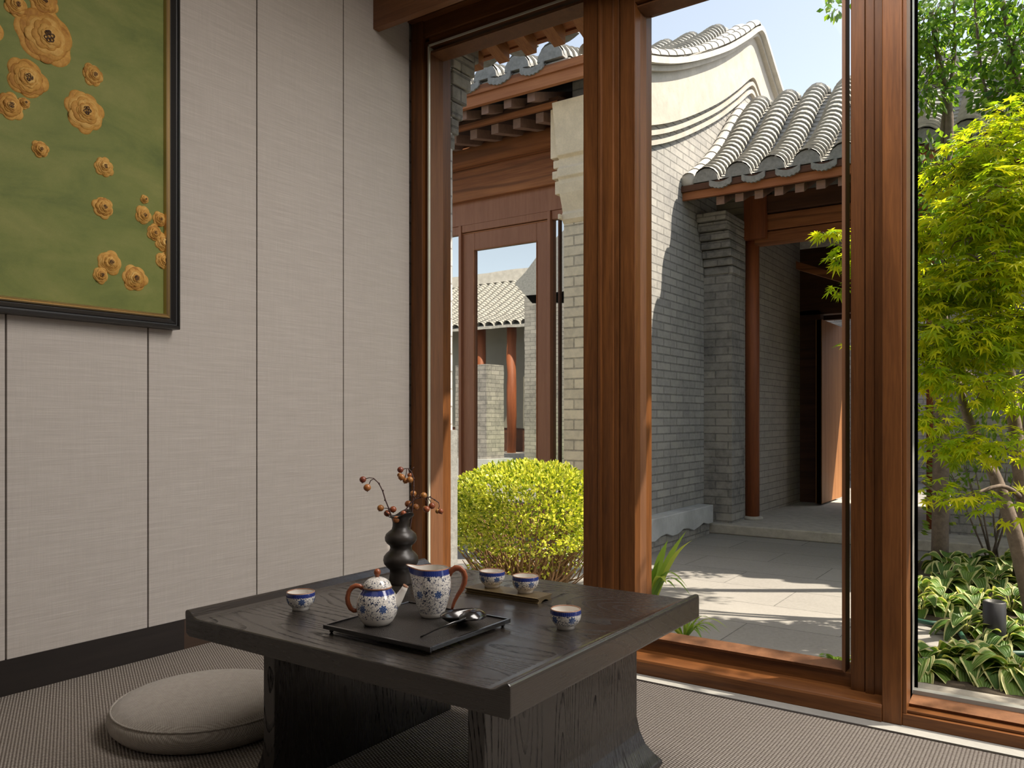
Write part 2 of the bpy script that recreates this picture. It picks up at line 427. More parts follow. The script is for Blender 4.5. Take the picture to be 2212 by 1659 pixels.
M['old_y'] = m_wood('old_red_timber_rafter', (.20, .075, .025), (.42, .18, .065), 'y', 14, .65, bumpd=.002)
M['old_end'] = m_plain('weathered_rafter_end', (.22, .13, .095), .8, var=.3, scale=30)
M['old_dark'] = m_wood('dark_old_timber', (.05, .02, .011), (.13, .052, .024), 'x', 9, .75)
M['fascia'] = m_wood('red_fascia_timber', (.26, .085, .03), (.48, .20, .08), 'x', 9, .7)
M['door_wood'] = m_wood('door_frame_wood', (.27, .105, .05), (.38, .165, .085), 'z', 30, .5)
M['leaf_wood'] = m_wood('gate_leaf_wood', (.22, .085, .028), (.40, .18, .06), 'z', 30, .6)
M['brick_y'] = m_brick('grey_gable_brick', (.37, .355, .33), (.27, .262, .25), (.17, .165, .155), 'yz', .27, .066, stain=.45, dirtcol=(.13, .13, .135))
M['brick_x'] = m_brick('grey_pier_brick', (.34, .32, .29), (.23, .22, .205), (.17, .16, .15), 'both', .24, .072, stain=.65)
M['brick_sunlit'] = m_brick('sunlit_buff_brick', (.78, .66, .48), (.62, .53, .40), (.36, .31, .24), 'both', .22, .078, stain=.3, dirtcol=(.2, .17, .13))  # sunlit look put into the colour; the sun never reaches this face
M['brick_in'] = m_brick('gateway_brick', (.42, .38, .335), (.35, .32, .285), (.22, .2, .18), 'yz', .26, .066, .004, .2)
M['brick_white'] = m_brick('pale_outer_brick', (.60, .59, .57), (.52, .51, .50), (.3, .3, .3), 'both', .26, .095, .005, .2)
M['lime'] = m_stone('lime_render', (.45, .415, .36), .16, 6, .9)
M['lime_warm'] = m_stone('warm_lime_render', (.78, .65, .47), .16, 6, .9)
M['tile'] = m_stone('grey_clay_tile', (.39, .375, .34), .3, 12, .85, .003)
M['tile_pale'] = m_stone('pale_clay_tile', (.50, .475, .43), .2, 8, .85, .003)
M['tile_end'] = m_stone('dark_tile_end', (.25, .25, .24), .25, 30, .85, .004)
M['pave'] = m_pave('courtyard_paving', (.25, .236, .217), .9, .45)
M['marble'] = m_stone('grey_marble_slab', (.48, .49, .49), .28, 3, .6)
M['kerb'] = m_stone('pale_kerb_stone', (.27, .245, .205), .14, 10, .85)
M['step'] = m_stone('worn_step_stone', (.42, .39, .34), .2, 14, .85)
M['soil'] = m_stone('dark_soil', (.06, .045, .03), .3, 30, .95, .01)
M['bark'] = m_stone('tree_bark', (.17, .13, .10), .3, 30, .9, .004)
M['twig_g'] = m_plain('hedge_twig', (.26, .15, .07), .8, var=.3, scale=40)
M['maple'] = m_leaf('maple_leaf', (.20, .33, .015), (.38, .48, .018), (.62, .62, .03), .6)
M['tree1'] = m_leaf('tree_leaf', (.05, .13, .018), (.11, .23, .025), (.24, .37, .04), .5)
M['box'] = m_leaf('boxwood_leaf', (.07, .14, .012), (.42, .48, .04), (.78, .76, .18), .35, .3, .5)
M['iris'] = m_leaf('strap_leaf', (.12, .22, .03), (.20, .33, .05), (.45, .52, .10), .4)
M['hosta'] = m_hosta()
M['grass'] = m_plain('lawn', (.22, .38, .03), .9, var=.3, scale=60)
M['hose'] = m_plain('green_hose_plastic', (.02, .07, .045), .4)
M['lampblk'] = m_plain('black_metal', (.02, .02, .022), .5)
M['vase'] = m_plain('matt_black_clay', (.028, .022, .018), .38, spec=.5, var=.15, scale=60)
M['handle'] = m_wood('red_brown_handle', (.22, .058, .022), (.33, .10, .042), 'z', 10, .32, coat=.2)
M['glaze'] = m_plain('white_glaze', (.74, .70, .64), .12, var=.02, coat=.3)
M['rimbr'] = m_plain('brown_rim_glaze', (.30, .15, .09), .25, var=.1)
M['lacquer'] = m_plain('black_lacquer', (.010, .009, .009), .18, spec=.6, coat=.5)
M['brass'] = m_plain('aged_bronze', (.20, .145, .075), .38, .75, var=.25, scale=50, bump=.0003)
M['applic'] = None
def m_fruit():
    t = NT('crab_apple_skin'); r = t.n('ObjectInfo').outputs['Random']
    n = t.noise(t.obj(), 90, 3)
    c = t.ramp(t.math('ADD', r, t.math('MULTIPLY', t.math('SUBTRACT', n, .5), .4)), [(0, (.36, .26, .04)), (.35, (.45, .19, .05)), (.7, (.36, .10, .04)), (1, (.22, .055, .03))])
    return t.bsdf(c, .28, .5, trans=(.15, c))
M['fruit'] = m_fruit()
M['twig'] = m_plain('dark_twig', (.07, .035, .03), .7, var=.3, scale=90)
def m_tray():
    t = NT('pebbled_black_tray'); v = t.obj(); n = t.vor(v, 420, rnd=1)
    return t.bsdf((.022, .019, .017), .36, .5, bump=n, bd=.0012)
M['tray'] = m_tray()
def m_canvas():
    t = NT('green_silk'); v = t.obj(); x, y, z = t.sep(v)
    n = t.noise(t.comb(t.math('MULTIPLY', y, 2.2), t.math('MULTIPLY', z, 5.0)), 1.6, 6, .62, .4)
    n2 = t.noise(v, 700, 2); n3 = t.noise(v, 26, 4, .7)
    c = t.ramp(t.math('ADD', n, t.math('MULTIPLY', t.math('SUBTRACT', n3, .5), .18)), [(.30, (.105, .135, .028)), (.48, (.165, .19, .042)), (.70, (.225, .23, .062))])
    c = t.mix(t.mr(n2, .3, .7, 0, .25), c, (.09, .12, .03))
    return t.bsdf(c, .6, .3, bump=n2, bd=.0004)
M['canvas'] = m_canvas()
def m_gold():
    t = NT('gold_embroidery'); v = t.obj(); n = t.noise(v, 60, 5, .8); r = t.n('NewGeometry').outputs['Random Per Island']
    g = t.noise(v, 900, 2, .7)
    c = t.ramp(t.math('ADD', t.math('MULTIPLY', n, .7), t.math('MULTIPLY', r, .35)), [(.28, (.34, .14, .02)), (.5, (.58, .31, .06)), (.8, (.78, .52, .17))])
    c = t.mix(t.mr(g, .4, .7, 0, .5), c, (.42, .20, .04))
    return t.bsdf(c, .5, .5, .25, bump=g, bd=.0008)
M['gold'] = m_gold()
M['goldc'] = m_plain('flower_heart_thread', (.05, .022, .012), .7)
M['gilt'] = m_plain('gilt_slip', (.55, .40, .20), .28, .85, var=.1)
M['blackf'] = m_plain('black_picture_moulding', (.013, .012, .012), .38)
def m_mirrorglass():
    t = NT('reflecting_door_glass'); v = t.obj(); n = t.noise(v, 1.8, 2)
    d = t.n('BsdfDiffuse'); d.inputs[0].default_value = (.02, .02, .018, 1)
    g = t.n('BsdfGlossy'); g.inputs[0].default_value = (.86, .86, .82, 1); g.inputs['Roughness'].default_value = .01
    bp = t.n('Bump'); t.l(n, bp.inputs['Height']); bp.inputs['Distance'].default_value = .0004; t.l(bp.outputs[0], g.inputs['Normal'])
    mx = t.n('MixShader'); mx.inputs[0].default_value = .72; t.l(d.outputs[0], mx.inputs[1]); t.l(g.outputs[0], mx.inputs[2])
    t.l(mx.outputs[0], t.out.inputs[0]); return t.m
M['mirror'] = m_mirrorglass()

# ================================================================== the room
LW = -2.511           # left wall face
YE = 2.235            # far edge of the raised floor
ZL = -.158             # lower floor by the windows
struct(MB().box(LW, 4.0, -3.2, YE - .012, -.18, 0).build('floor', M['carpet']), 'raised floor covered in braided greige carpet')
struct(MB().box(LW, 4.0, YE - .012, YE, -.19, 0.001).build('trim_1', M['base']), 'thin dark edge strip of the raised floor')
struct(MB().box(LW, 4.0, YE, 2.98, -.30, ZL).build('floor_2', M['strip']), 'pale concrete strip floor under the windows')
struct(MB().box(LW - .02, 4.0, -3.2, 2.95, 2.75, 2.85).build('ceiling', M['plaster']))
# fabric panels of the left wall
w = MB(); w.box(LW - .03, LW - .022, -3.2, 2.80, .0, 2.75)
js = [-3.2] + [Y(13, LW) - .55 * k for k in (4, 3, 2, 1)] + [Y(u, LW) for u in (13, 320, 555, 742)] + [2.79]
for a, b in zip(js[:-1], js[1:]):
    w.box(LW - .022, LW, a + .0025, b - .0025, .09, 2.75)
struct(w.build('wall_left', M['linen'], bevel=.0015), 'linen-covered wall of tall panels with fine dark joints')
struct(MB().box(LW - .02, LW + .004, -3.2, Y(398, LW + .004), 0, .103).build('baseboard_left', M['base']), 'nearly black baseboard')
struct(MB().box(LW - .02, LW + .003, Y(398, LW + .004), 2.80, 0, .103).build('baseboard_left_far', M['base2']), 'brown end of the baseboard')
struct(MB().box(LW - .5, LW - .03, -3.2, 2.93, -.4, 2.78).box(LW - .5, -2.75, 2.93, 3.40, -.4, 2.78).build('wall_left_outer', M['brick_white']), 'outer brick skin of the left wall ending in a pier')
MB().box(-2.95, -2.735, 3.0, 3.425, -.3, .73).build('stone_block', M['tile_end'], srt('trim_6', (-2.8, 3.2, -.3), 'dark stone block at the foot of the outer pier'))
struct(MB().box(4.0, 4.15, -3.2, 2.98, -.3, 2.85).build('wall_right', M['roomwall']))
struct(MB().box(LW - .2, 4.15, -3.35, -3.2, -.3, 2.85).build('wall_back', M['roomwall']))

# ---- window wall: uprights given as x at the inner face
YF = 2.80
x_l = LW; xa = X(912, YF); xs = X(928, 2.825); xg = X(957, 2.895)
xp0 = X(1260, YF); xp1 = X(1299, YF); xp2 = X(1334, YF); xd0 = X(1340, YF + .01); xd1 = X(1372, YF + .01); xdg = X(1383, YF + .04)
xe0 = X(1820, 2.885); xe1 = X(1838, YF + .01); xe2 = X(1868, YF + .01); xq1 = X(1905, YF - .06); xq2 = X(1948, YF - .06); xr = X(1972, 2.87)
ZT = 2.50
def winpane(x0, x1, z0, z1, parent, y=2.90):
    MB().box(x0 - .01, x1 + .01, y, y + .006, z0 - .01, z1 + .01).build('glass_pane', M['glass'], parent)
def bead(name, x0, x1, z0, z1, yo, yi, wd, parent, mat=None):
    """slanted glazing bead ring: opening x0..x1, z0..z1 at yi (glass) and widened by wd at yo"""
    b = MB(); mat = mat or M['bead']; o = [(x0 - wd, yo, z0 - wd), (x1 + wd, yo, z0 - wd), (x1 + wd, yo, z1 + wd), (x0 - wd, yo, z1 + wd)]
    k = wd * .55; mid = [(x0 - k, yo - .004, z0 - k), (x1 + k, yo - .004, z0 - k), (x1 + k, yo - .004, z1 + k), (x0 - k, yo - .004, z1 + k)]
    i = [(x0, yi, z0), (x1, yi, z0), (x1, yi, z1), (x0, yi, z1)]
    bk = [(x0 - wd, yi, z0 - wd), (x1 + wd, yi, z0 - wd), (x1 + wd, yi, z1 + wd), (x0 - wd, yi, z1 + wd)]
    vs = o + mid + i + bk; fs = []
    for a, b2 in ((0, 4), (4, 8), (8, 12), (12, 0)):
        for q in range(4): fs.append((a + q, a + (q + 1) % 4, b2 + (q + 1) % 4, b2 + q))
    b.add(vs, fs); return b.build(name, mat or M['frame_z'], parent)
# left fixed window
w1 = srt('window_1', (x_l, YF, ZL), 'tall fixed window in a brown timber frame at the left')
MB().box(x_l, xa, YF, 2.98, ZL, 2.75).box(xa, xs, 2.822, 2.98, ZL, ZT + .03).build('jamb', M['frame_z'], w1, bevel=.002)
MB().box(xs - .004, xs + .004, 2.816, 2.85, ZL + .1, ZT + .01).box(xs - .004, xp0, 2.816, 2.85, ZT + .002, ZT + .01).build('gasket_line', M['gasket'], w1, label='pale line of the glazing gasket')
MB().box(xs, xp1, 2.822, 2.98, ZT, ZT + .045).box(x_l, xp1, YF + .01, 2.98, ZT + .045, 2.62).box(x_l, xp1, 2.775, 2.98, 2.62, 2.75).build('header', M['frame_x'], w1, bevel=.002)
MB().box(xs, xp1, 2.80, 2.98, ZL, -.10).build('bottom_rail', M['frame_x'], w1, bevel=.002)
bead('glazing_bead', xg, X(1275, 2.895), -.06, 2.455, 2.83, 2.895, .03, w1)
winpane(xg, xp1, -.06, 2.455, w1)
# post between
p1 = srt('trim_2', (xp0, YF, ZL), 'moulded timber post between fixed window and glass door')
m = MB(); m.prism([(xp0, YF), (xp1 - .012, YF), (xp1 - .012, YF - .006), (xp1, YF - .006), (xp1, YF + .004), (xp2 - .022, YF + .004), (xp2 - .022, YF + .010), (xp2, YF + .010), (xp2, 2.98), (xp0, 2.98)], 'z', ZL, 2.75)
m.build('post', M['frame_z'], p1, bevel=.0015)
# glass door
d1 = srt('door_1', (xd0, YF, ZL), 'wide glass door in a brown timber frame, closed')
gz0, gz1 = -.03, 2.37
MB().box(xp2, xd0, YF + .014, 2.98, ZL, 2.75).box(xe2, xe2 + .004, YF + .02, 2.98, ZL, 2.75).build('rebate', M['frame_z'], d1)
MB().box(xd0, xd1, YF + .008, 2.96, -.107, 2.46).build('stile', M['frame_z'], d1, bevel=.002)
MB().box(xe1, xe2, YF + .008, 2.96, -.107, 2.46).build('stile', M['frame_z'], d1, bevel=.002)
MB().box(xd1, xe1, YF + .035, 2.96, -.107, gz0 - .02).build('bottom_rail', M['frame_x'], d1, bevel=.002)
MB().box(xd1, xe1, YF + .008, 2.96, gz1 + .025, 2.46).build('top_rail', M['frame_x'], d1, bevel=.002)
bead('glazing_bead', xdg, X(1820, 2.89), gz0, gz1, YF + .03, 2.895, .022, d1)
winpane(xdg, xe0, gz0, gz1, d1)
MB().box(xp2, xe2, YF + .0, 2.98, 2.46, 2.75).build('header', M['frame_x'], d1, bevel=.002)
m = MB(); m.prism([(YF - .065, ZL), (YF - .065, -.112), (YF - .060, -.104), (YF - .02, -.100), (YF + .01, -.096), (2.98, -.096), (2.98, ZL)], 'x', xp2 - .04, xq1)
m.build('threshold', M['frame_x'], d1, bevel=.002)
# mullion right
p2 = srt('trim_3', (xe2, YF, ZL), 'broad timber post between glass door and right window')
MB().box(xe2 + .003, xq1, YF + .008, 2.98, -.10, 2.75).box(xe2 + .003, xe2 + .03, YF + .002, YF + .01, -.10, 2.75).build('inner_board', M['frame_z'], p2, bevel=.002)
MB().box(xq1, xq2, YF - .06, 2.98, ZL, 2.75).build('post', M['frame_z'], p2, bevel=.003)
# right window
x_r2 = 1.25
w2 = srt('window_2', (xq2, YF, ZL), 'large fixed window in front of the maple and hosta bed')
MB().box(xq2, xq2 + .012, YF - .05, 2.98, ZL, 2.75).box(xq2 + .012, xr - .006, YF + .02, 2.98, ZL, 2.75).build('jamb', M['frame_z'], w2, bevel=.002)
MB().box(xq2, x_r2, YF - .055, 2.98, ZL, -.122).box(xq2, x_r2, YF - .04, 2.98, -.122, -.112).build('bottom_rail', M['frame_x'], w2, bevel=.002)
MB().box(xq2, x_r2, YF, 2.98, 2.58, 2.75).build('header', M['frame_x'], w2, bevel=.002)
bead('glazing_bead', xr, x_r2 - .03, -.09, 2.55, YF - .0, 2.895, .022, w2)
MB().box(xr - .004, x_r2, 2.87, 2.90, -.11, -.08).box(xr - .005, xr, 2.86, 2.90, -.09, 2.5).build('gasket_line', M['gasket_grey'], w2, label='pale grey glazing gasket')
winpane(xr, x_r2, -.11, 2.55, w2)
# further window to the right (outside the frame), added to let in more daylight
w3 = srt('window_3', (x_r2, YF, ZL))
MB().box(x_r2, x_r2 + .1, YF - .01, 2.98, ZL, 2.75).box(3.88, 4.0, YF - .01, 2.98, ZL, 2.75).build('jamb', M['frame_z'], w3)
MB().box(x_r2 + .1, 3.88, YF, 2.98, ZL, -.14).box(x_r2 + .1, 3.88, YF, 2.98, 2.55, 2.75).build('rail', M['frame_x'], w3)
winpane(x_r2 + .1, 3.88, -.14, 2.55, w3)
# hanging board (beam) in front of the windows
struct(MB().box(LW, 4.0, 2.553, 2.588, 2.503, 2.75).build('trim_4', M['beam'], bevel=.001), 'brown timber board hanging below the ceiling in front of the windows')

# ================================================================== picture
PX = -2.462
yr = Y(391, PX); zb = at(391, 712, x=PX).z
pic = thing('framed_picture', (LW, yr - .7, zb), 'large green silk picture with gold embroidered flowers in black and gilt frame on left wall', 'picture')
y0, y1, z0, z1 = yr - 1.35, yr, zb, zb + 1.35
def ring(prof, y0, y1, z0, z1):
    """mitred moulding: prof = (inset, x)"""
    rows = []
    for ins, xx in prof:
        rows.append([(xx, y0 + ins, z0 + ins), (xx, y1 - ins, z0 + ins), (xx, y1 - ins, z1 - ins), (xx, y0 + ins, z1 - ins)])
    return MB().grid(rows, None, False, True)
ring([(0, LW), (0, PX - .006), (.003, PX), (.010, PX + .002), (.012, PX - .003), (.016, PX - .003), (.018, PX + .0), (.030, PX - .010), (.034, PX - .012), (.036, PX - .02), (.036, LW)], y0, y1, z0, z1).build('frame', M['blackf'], pic, label='black moulded frame')
ring([(.034, PX - .02), (.034, PX - .008), (.037, PX - .005), (.041, PX - .008), (.043, PX - .006), (.047, PX - .010), (.050, PX - .020), (.050, PX - .03)], y0, y1, z0, z1).build('slip', M['gilt'], pic, label='gilt inner slip')
CX = PX - .022
MB().box(CX - .006, CX, y0 + .045, y1 - .045, z0 + .045, z1 - .045).build('canvas', M['canvas'], pic, label='green silk ground')
rnd = random.Random(3)
def flower(u, v, r_px, hearts=1):
    c = at(u, v, x=CX); zc = -sn * c.x + cs * c.y; r = r_px / FPX * zc
    m = MB(); nl = 7 if r_px > 36 else (6 if r_px > 24 else 5)
    for L in range(nl):
        rr = r * (1 - L * .82 / nl); npet = rnd.choice((5, 6, 7)); ph = rnd.random() * 6.28; off = (rnd.uniform(-.06, .06) * r, rnd.uniform(-.06, .06) * r)
        el = rnd.uniform(.9, 1.05)
        n = npet * 8; hx = .0012 + L * .0024
        outer = []; mid = []; inner = []
        for k in range(n):
            t = 2 * PI * k / n
            s = rr * (1 - .16 * (1 - abs(math.sin(npet * t / 2 + ph))) ** 1.5 + .05 * math.sin(3 * t + ph))
            def q(f, h): 
                y = c.y + off[0] + s * f * math.cos(t) * el; z = c.z + off[1] + s * f * math.sin(t)
                return (CX + h, min(y, y1 - .049), z)
            outer.append(q(1, hx - .001)); mid.append(q(.93, hx + .0030)); inner.append(q(.35, hx + .0002))
        m.grid([outer, mid, inner], None, True, True)
        nv = len(m.v); m.add([(CX + hx, min(c.y + off[0], y1 - .05), c.z + off[1])], [])
        for k in range(n): m.f.append((nv - n + k, nv - n + (k + 1) % n, nv)); m.sm.append(True)
    fl = m.build('embroidered_flower', M['gold'], pic)
    h = MB(); hr = r * .16; top = .0012 + nl * .0024 + .0012
    for k in range(7):
        a = k * 2 * PI / 7 + rnd.random()
        for s in range(6):
            aa = a + s * 1.05; bb = aa + .5
        cy, cz = c.y + math.cos(a) * hr * .7, c.z + math.sin(a) * hr * .8
        if cy > y1 - .06: continue
        pts = [(CX + top, cy + math.cos(g * PI / 4) * hr * .42, cz + math.sin(g * PI / 4) * hr * .42) for g in range(9)]
        h.tube(pts, max(hr * .10, .0005), 4, False)
    if h.v: h.build('flower_heart', M['goldc'], fl, label='dark stitched heart')
for a in [(100, 82, 64), (57, 170, 43), (20, 229, 31), (52, 223, 13), (34, 12, 27), (92, 2, 33), (201, 163, 25), (182, 241, 46), (86, 323, 19), (224, 360, 22), (223, 448, 24), (311, 431, 10), (309, 465, 21), (344, 474, 17), (332, 503, 19), (352, 523, 21), (353, 563, 20), (236, 567, 27), (217, 594, 19), (290, 601, 29),
          (-60, 40, 60), (-70, 250, 50), (-90, 560, 40), (60, -140, 50), (200, -90, 30)]:
    flower(*a)

# ================================================================== table
tx0, tx1, ty0, ty1, zu, zs, zr = -1.560, -.709, 1.018, 1.790, .331, .372, .387
table = thing('tea_table', (-1.13, 1.41, 0), 'low black-stained oak tea table with upturned side rims on the carpet', 'table')
def rim(side):
    s = -1 if side < 0 else 1; xe = tx0 if side < 0 else tx1
    # from the surface up to the rim and down the outer face
    return [(xe - s * .052, zs), (xe - s * .040, zs + .0005), (xe - s * .030, zs + .003), (xe - s * .022, zs + .008), (xe - s * .015, zs + .0125), (xe - s * .009, zr), (xe - s * .004, zr), (xe - s * .0008, zr - .003), (xe, zr - .008)]
poly = rim(-1)[::-1] + rim(1) + [(tx1, zu + .004), (tx1 - .004, zu), (tx0 + .014, zu), (tx0 + .003, zu + .006)]
m = MB(); m.prism(poly, 'y', ty0, ty1); m.build('tabletop', M['oak_top'], table, bevel=.0025)
ly0, ly1 = 1.117, 1.714
for (xi, xo) in ((-1.390, -1.425), (-.869, -.832)):
    s = 1 if xo > -1.1 else -1
    xin, xout = (xi, xo)
    pr = [(xin, zu), (xin, 0), (xout + s * .060, 0), (xout + s * .066, .006), (xout + s * .062, .015), (xout + s * .045, .023), (xout + s * .022, .042), (xout + s * .008, .068), (xout, .10), (xout, zu)]
    MB().prism(pr, 'y', ly0, ly1).build('leg', M['oak_leg'], table, bevel=.002)

# ---- things on the table
ZS = zs
def cup_parts(root, z):
    c = root.location
    R0 = .0325; h = .041
    out = [(.0, .003), (.0165, .003), (.0165, 0), (.0190, 0), (.0192, .005), (.0225, .008), (.028, .013), (.0315, .020), (.0330, .028), (.0328, .035), (.0318, h)]
    m = MB(); m.lathe(out, c, 48); m.build('bowl', M['porc_cup'], root)
    inn = [(.0300, h), (.0310, .034), (.0305, .024), (.026, .012), (.015, .0065), (0, .0055)]
    MB().lathe(inn, c, 40).build('inner_glaze', M['glaze'], root, label='plain white inside')
    MB().lathe([(.0318, h - .0012), (.0322, h), (.0309, h + .0009), (.0299, h), (.0300, h - .0012)], c, 48).build('rim', M['rimbr'], root, label='brown glazed rim')
M['porc_cup'] = m_porcelain('blue_white_cup', .041, .005, .0085, 1.15, circ=.205)
def base(u, v, z): return at(u, v, z=z)
plate_z = ZS + .0135
cups = [(649.5, 1316, ZS, 'blue and white porcelain teacup standing alone at the left by the wall rim'),
        (1222, 1356.5, ZS, 'blue and white porcelain teacup standing alone at the right front of table'),
        (1063, 1267.5, plate_z, 'left of the two blue and white teacups on the bronze stand'),
        (1135, 1279, plate_z, 'right of the two blue and white teacups on the bronze stand')]
for i, (u, v, z, lab) in enumerate(cups):
    p = at(u, v, z=z)
    if i == 0:
        cup0 = thing('teacup', (0, 0, 0), lab, 'cup', 'blue and white teacups'); cup_parts(cup0, z); cc = cup0
    else:
        cc = copy_tree(cup0); cc['label'] = lab
    cc.location = (p.x, p.y, z); cc.rotation_euler.z = i * 1.3
    cc.scale = (.96, .96, .96)
# bronze stand
pa, pb, pc = at(1007, 1268, z=plate_z), at(1160, 1294, z=plate_z), at(1191, 1282, z=plate_z)
px0, px1, py0, py1 = pa.x, (pb.x + pc.x) / 2, (pa.y + pb.y) / 2, pc.y
st = thing('cup_stand', ((px0 + px1) / 2, (py0 + py1) / 2, ZS), 'slim bronze stand with curved ends under two teacups', 'stand')
ym = (py0 + py1) / 2
zz = ZS
hw = (py1 - py0) / 2
prof = []
sidep = [(hw, .0135), (hw, .0115), (hw - .006, .008), (hw - .006, .005), (hw - .001, .0015), (hw - .001, 0), (hw - .014, 0), (hw - .022, .004), (hw - .034, .0065)]
prof = [(ym + a, zz + b) for a, b in sidep] + [(ym - a, zz + b) for a, b in sidep[::-1]]
MB().prism(prof, 'x', px0, px1).build('plate', M['brass'], st, bevel=.0006)
for yy in (py0, py1):
    m = MB(); m.tube([(px0, yy, plate_z - .0008), (px1, yy, plate_z - .0008)], .0007, 5)
    for k in range(52): m.sphere((px0 + (px1 - px0) * (k + .5) / 52, yy, plate_z - .0008), .0012, 6)
    m.build('beaded_edge', M['brass'], st)
# tray
tz = ZS + .0165
ta, tb, tc = at(700, 1348.5, z=tz), at(925.4, 1399.5, z=tz), at(1104.4, 1336, z=tz)
qx0, qx1, qy0, qy1 = ta.x, (tb.x + tc.x) / 2, (ta.y + tb.y) / 2, tc.y
tr = thing('tea_tray', ((qx0 + qx1) / 2, (qy0 + qy1) / 2, ZS), 'black rectangular tea tray under the teapot and pitcher', 'tray')
MB().box(qx0 + .004, qx1 - .004, qy0 + .004, qy1 - .004, ZS + .009, ZS + .013).build('tray_bed', M['tray'], tr, label='pebbled black tray bed')
m = MB(); rw = .005
m.box(qx0, qx1, qy0, qy0 + rw, ZS + .008, tz).box(qx0, qx1, qy1 - rw, qy1, ZS + .008, tz).box(qx0, qx0 + rw, qy0 + rw, qy1 - rw, ZS + .008, tz).box(qx1 - rw, qx1, qy0 + rw, qy1 - rw, ZS + .008, tz)
m.build('tray_rim', M['lacquer'], tr, bevel=.001)
for fx in (qx0 + .012, qx1 - .012):
    for fy in (qy0 + .012, qy1 - .012):
        MB().sphere((fx, fy, ZS + .0045), .0048, 10).build('foot', M['lacquer'], tr)
TB = ZS + .013
# teapot
tp = at(815, 1347.5, z=TB)
k0 = tp.x * -sn + tp.y * cs
u_ = k0 / FPX           # metres per pixel there
rt = Vector((cs, sn, 0))   # photo's right, in the room
pot = thing('teapot', (tp.x, tp.y, TB), 'round blue and white porcelain teapot with brown handle and lid knob', 'teapot')
M['porc_pot'] = m_porcelain('blue_white_teapot', .073, .003, .010, 1.0, .012, circ=.27)
out = [(0, .002), (.022, .002), (.0235, 0), (.026, .001), (.0325, .008), (.0385, .019), (.0415, .031), (.0415, .042), (.039, .054), (.0345, .063), (.0295, .0695), (.0275, .073), (.0262, .0735), (.0262, .068)]
MB().lathe(out, (tp.x, tp.y, TB), 56).build('body', M['porc_pot'], pot)
M['porc_lid'] = m_porcelain('blue_white_lid', .2, .072, .0001, 1.1, .002, circ=.16)
lid = MB().lathe([(.0285, .0735), (.0282, .0765), (.0255, .083), (.019, .0895), (.010, .0935), (.005, .0945), (0, .0946)], (tp.x, tp.y, TB), 48).build('lid', M['porc_lid'], pot)
MB().lathe([(.0275, .0722), (.0292, .0728), (.0295, .0745), (.0284, .0755)], (tp.x, tp.y, TB), 48).build('lid_rim', M['rimbr'], lid, label='brown glazed lid rim')
MB().lathe([(0, .0935), (.0042, .094), (.0038, .0965), (.0062, .100), (.0072, .1035), (.0066, .107), (.004, .110), (0, .111)], (tp.x, tp.y, TB), 24).build('knob', M['handle'], lid, label='reddish brown knob')
O = Vector((tp.x, tp.y, TB))
def P_(a, b, c=0): return O + rt * a + Vector((0, 0, b)) + Vector((-sn, cs, 0)) * c
m = MB(); m.tube([P_(.030, .038), P_(.038, .045), P_(.046, .056), P_(.053, .068), P_(.0575, .0765)], [.0135, .0115, .0085, .0065, .0055], 16)
m.build('spout', M['glaze'], pot, label='plain white spout')
m = MB(); m.tube([P_(.0555, .0735), P_(.0577, .0768)], [.0056, .0062], 16); m.tube([P_(.0577, .0768), P_(.0579, .0772)], [.0045, .0042], 12)
m.build('spout_tip', M['rimbr'], pot, label='brown tip of the spout')
pts = [(-.029, .0705), (-.035, .0755), (-.043, .0765), (-.051, .073), (-.0575, .064), (-.060, .052), (-.0585, .041), (-.0535, .031), (-.047, .0265), (-.040, .027)]
MB().tube([P_(*p) for p in pts], [.0042, .0048, .005, .005, .005, .005, .005, .0048, .0045, .004], 12).build('handle', M['handle'], pot, label='reddish brown loop handle')
# pitcher
pp = at(933, 1331, z=TB)
pit = thing('milk_pitcher', (pp.x, pp.y, TB), 'tall blue and white porcelain pitcher with brown curled handle', 'pitcher')
M['porc_pit'] = m_porcelain('blue_white_pitcher', .101, .004, .011, 1.0, .006, circ=.25)
out = [(0, .002), (.0205, .002), (.021, 0), (.0235, .001), (.0265, .008), (.0315, .022), (.0365, .040), (.0395, .056), (.0402, .068), (.0390, .082), (.0362, .093), (.0345, .101)]
inn = [(.0330, .101), (.0345, .090), (.037, .07), (.034, .04), (.024, .01), (0, .006)]
pitdir = -rt
def spoutf(x, y, z, t, i):
    v = Vector((x, y, 0)); r = v.length
    if r < 1e-6 or z < .055: return x, y, z
    c = v.normalized().dot(Vector((pitdir.x, pitdir.y, 0)))
    k = max(0, (z - .055) / .046) ** 2.2
    g = math.exp(-((math.acos(max(-1, min(1, c)))) / .36) ** 2)
    r2 = r + .019 * k * g
    lift = .006 * k * g - .004 * k * max(0, -c) * 0
    n = v.normalized() * r2
    return n.x, n.y, z + lift
MB().lathe(out, (pp.x, pp.y, TB), 72, fn=spoutf).build('body', M['porc_pit'], pit)
MB().lathe(inn, (pp.x, pp.y, TB), 72, fn=spoutf).build('inner_glaze', M['glaze'], pit, label='plain white inside')
MB().lathe([(.0347, .0995), (.0349, .1012), (.0338, .1022), (.0328, .1012)], (pp.x, pp.y, TB), 72, fn=spoutf).build('rim', M['rimbr'], pit, label='brown glazed rim')
O = Vector((pp.x, pp.y, TB))
pts = [(.034, .083), (.040, .094), (.049, .1005), (.058, .100), (.0655, .093), (.069, .082), (.0675, .069), (.062, .056), (.054, .044), (.0475, .032), (.0435, .021), (.0415, .0135)]
MB().tube([P_(a, b) for a, b in pts], [.0052, .0062, .0066, .0066, .0064, .0062, .0058, .0052, .0044, .0038, .0034, .0028], 14, flat=.75).build('handle', M['handle'], pit, label='reddish brown curled handle')
